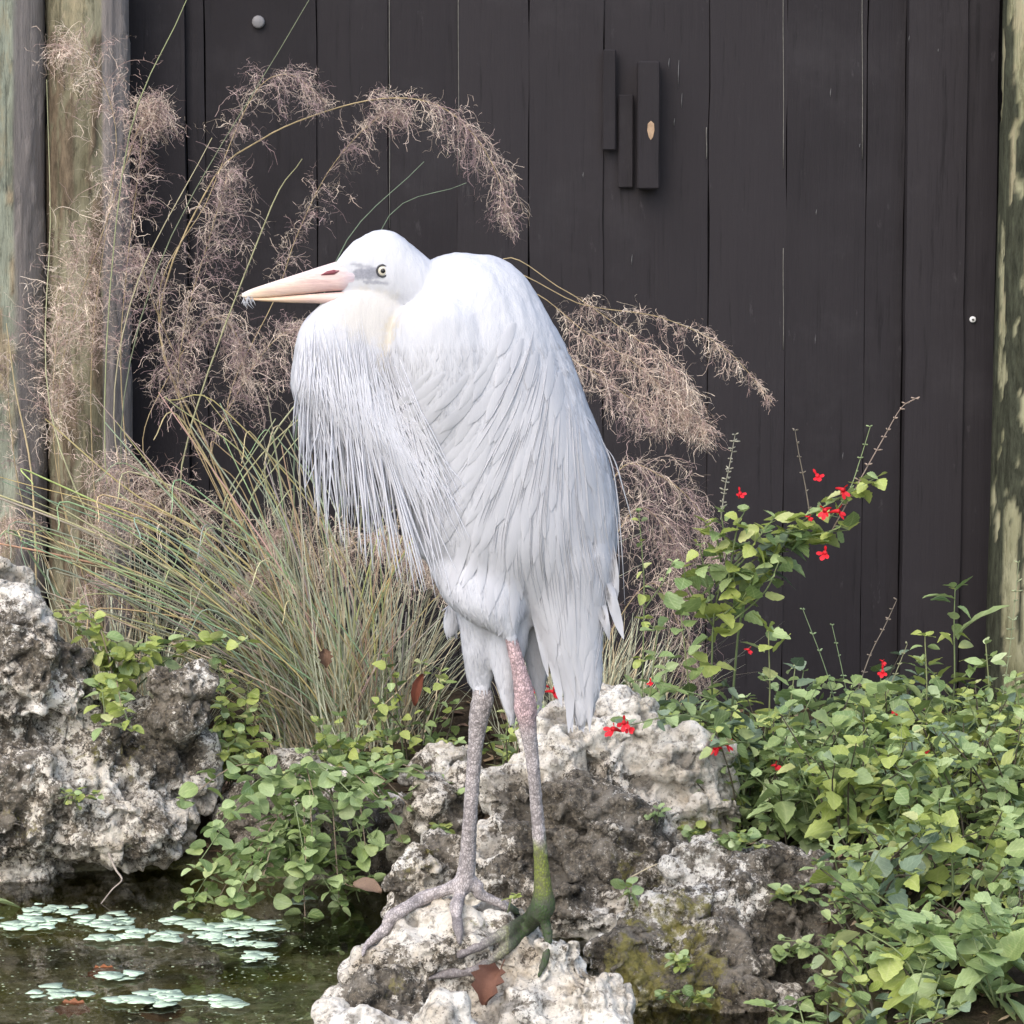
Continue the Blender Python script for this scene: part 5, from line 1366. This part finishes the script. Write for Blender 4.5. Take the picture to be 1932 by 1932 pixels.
# ------------------------------------------------------------------ dead leaves and twigs
def dead_leaf(pos, direc, size, label, c, lobes=False, curl=.5, group='fallen leaves'):
    mb = MB(); ns = 9; vs = []
    for i in range(ns):
        s = i / (ns - 1); w_ = .34 * math.sin(math.pi * min(s * .95 + .03, 1)) ** .7 * (1 + (.22 * (-1) ** i if lobes else .05 * math.sin(i * 3)))
        for u in (-1, -.5, 0, .5, 1): vs.append((u * w_, s, curl * (abs(u) ** 1.6) * .3 + .25 * curl * math.sin(s * 3.2) + .02 * math.sin(i * 2 + u * 3)))
    mb.add(vs, [(i * 5 + j, i * 5 + j + 1, (i + 1) * 5 + j + 1, (i + 1) * 5 + j) for i in range(ns - 1) for j in range(4)], c)
    tube(mb, spline([(0, -.28, .04), (.02, -.1, .0), (0, .5, .0), (0, 1, .1)], 8), np.linspace(.016, .006, 8), 5, tuple(q * .8 for q in c))
    y = Vector(direc).normalized(); x = y.cross(Vector((0, -.5, 1))).normalized(); z = x.cross(y)
    o = mb.build('fallen_leaf', M['deadleaf'])
    o.matrix_basis = Matrix.Translation(Vector(pos)) @ Matrix((x, y, z)).transposed().to_4x4() @ Matrix.Scale(size, 4)
    tag(o, label, 'leaf', group); return o
h_, n_ = hit(pbv, 945, 1845)
if h_: dead_leaf(Vector(h_) + Vector((0, -.006, .012)), (-.35, -.55, -.75), .062, 'curled brown dead leaf lying under the mossy foot of the heron', (.20, .10, .07), True, 1.3)
dead_leaf(P(665, 1672, 4.80), (1, -.1, -.25), .05, 'brown dead leaf hanging over the dark hollow by the water', (.26, .18, .13), False, .5)
o = dead_leaf(P(800, 1272, 5.4), (-.25, -.2, -1), .062, 'rust-red dead leaf upright in the grass left of the legs', (.15, .05, .03), False, .6); o.matrix_basis = o.matrix_basis @ Matrix.Diagonal((.5, 1, 1, 1))
dead_leaf(P(612, 1225, 5.35), (.1, -.3, -1), .036, 'reddish-brown dead seed head in the large grass clump', (.15, .09, .06), True, 1.2)
dead_leaf(PZ(225, 1842, -.012) + Vector((-.05, 0, 0)), (1, .1, .0), .05, 'orange sunken leaf beside the large pale pad raft', (.30, .115, .05), True, .3)
dead_leaf(PZ(165, 1908, -.012) + Vector((-.05, 0, 0)), (1, -.1, .0), .055, 'orange-brown leaf in the shallow water below the pad rafts', (.27, .115, .06), True, .3)
dead_leaf(PZ(300, 1912, -.01) + Vector((-.03, 0, 0)), (1, .2, .0), .07, 'dull brown leaf sunk in front of the large pale pad raft', (.20, .12, .07), False, .05)
def twig(pts, r0, label, c):
    mb = MB(); q = spline(np.array([tuple(p) for p in pts]), 16); tube(mb, q, np.linspace(r0, r0 * .4, 16), 6, c)
    tag(mb.build('twig', M['wood']), label, 'twig', 'twigs by the water')
twig([P(205, 1610, 5.0), P(218, 1640, 4.98), P(230, 1660, 4.96), P(212, 1678, 4.95), P(190, 1706, 4.93)], .0024, 'bent grey twig dangling from the large boulder to the water', (.30, .26, .22))
twig([P(1190, 1655, 4.55), P(1240, 1630, 4.55), P(1300, 1612, 4.56)], .0014, 'thin straw lying across the blackened boulder face', (.45, .38, .26))
twig([P(1640, 1790, 4.45), P(1700, 1850, 4.4), P(1770, 1932, 4.3)], .0022, 'pale bare stem slanting over the flat pale rock', (.30, .33, .17))
print('objects', len(bpy.data.objects))
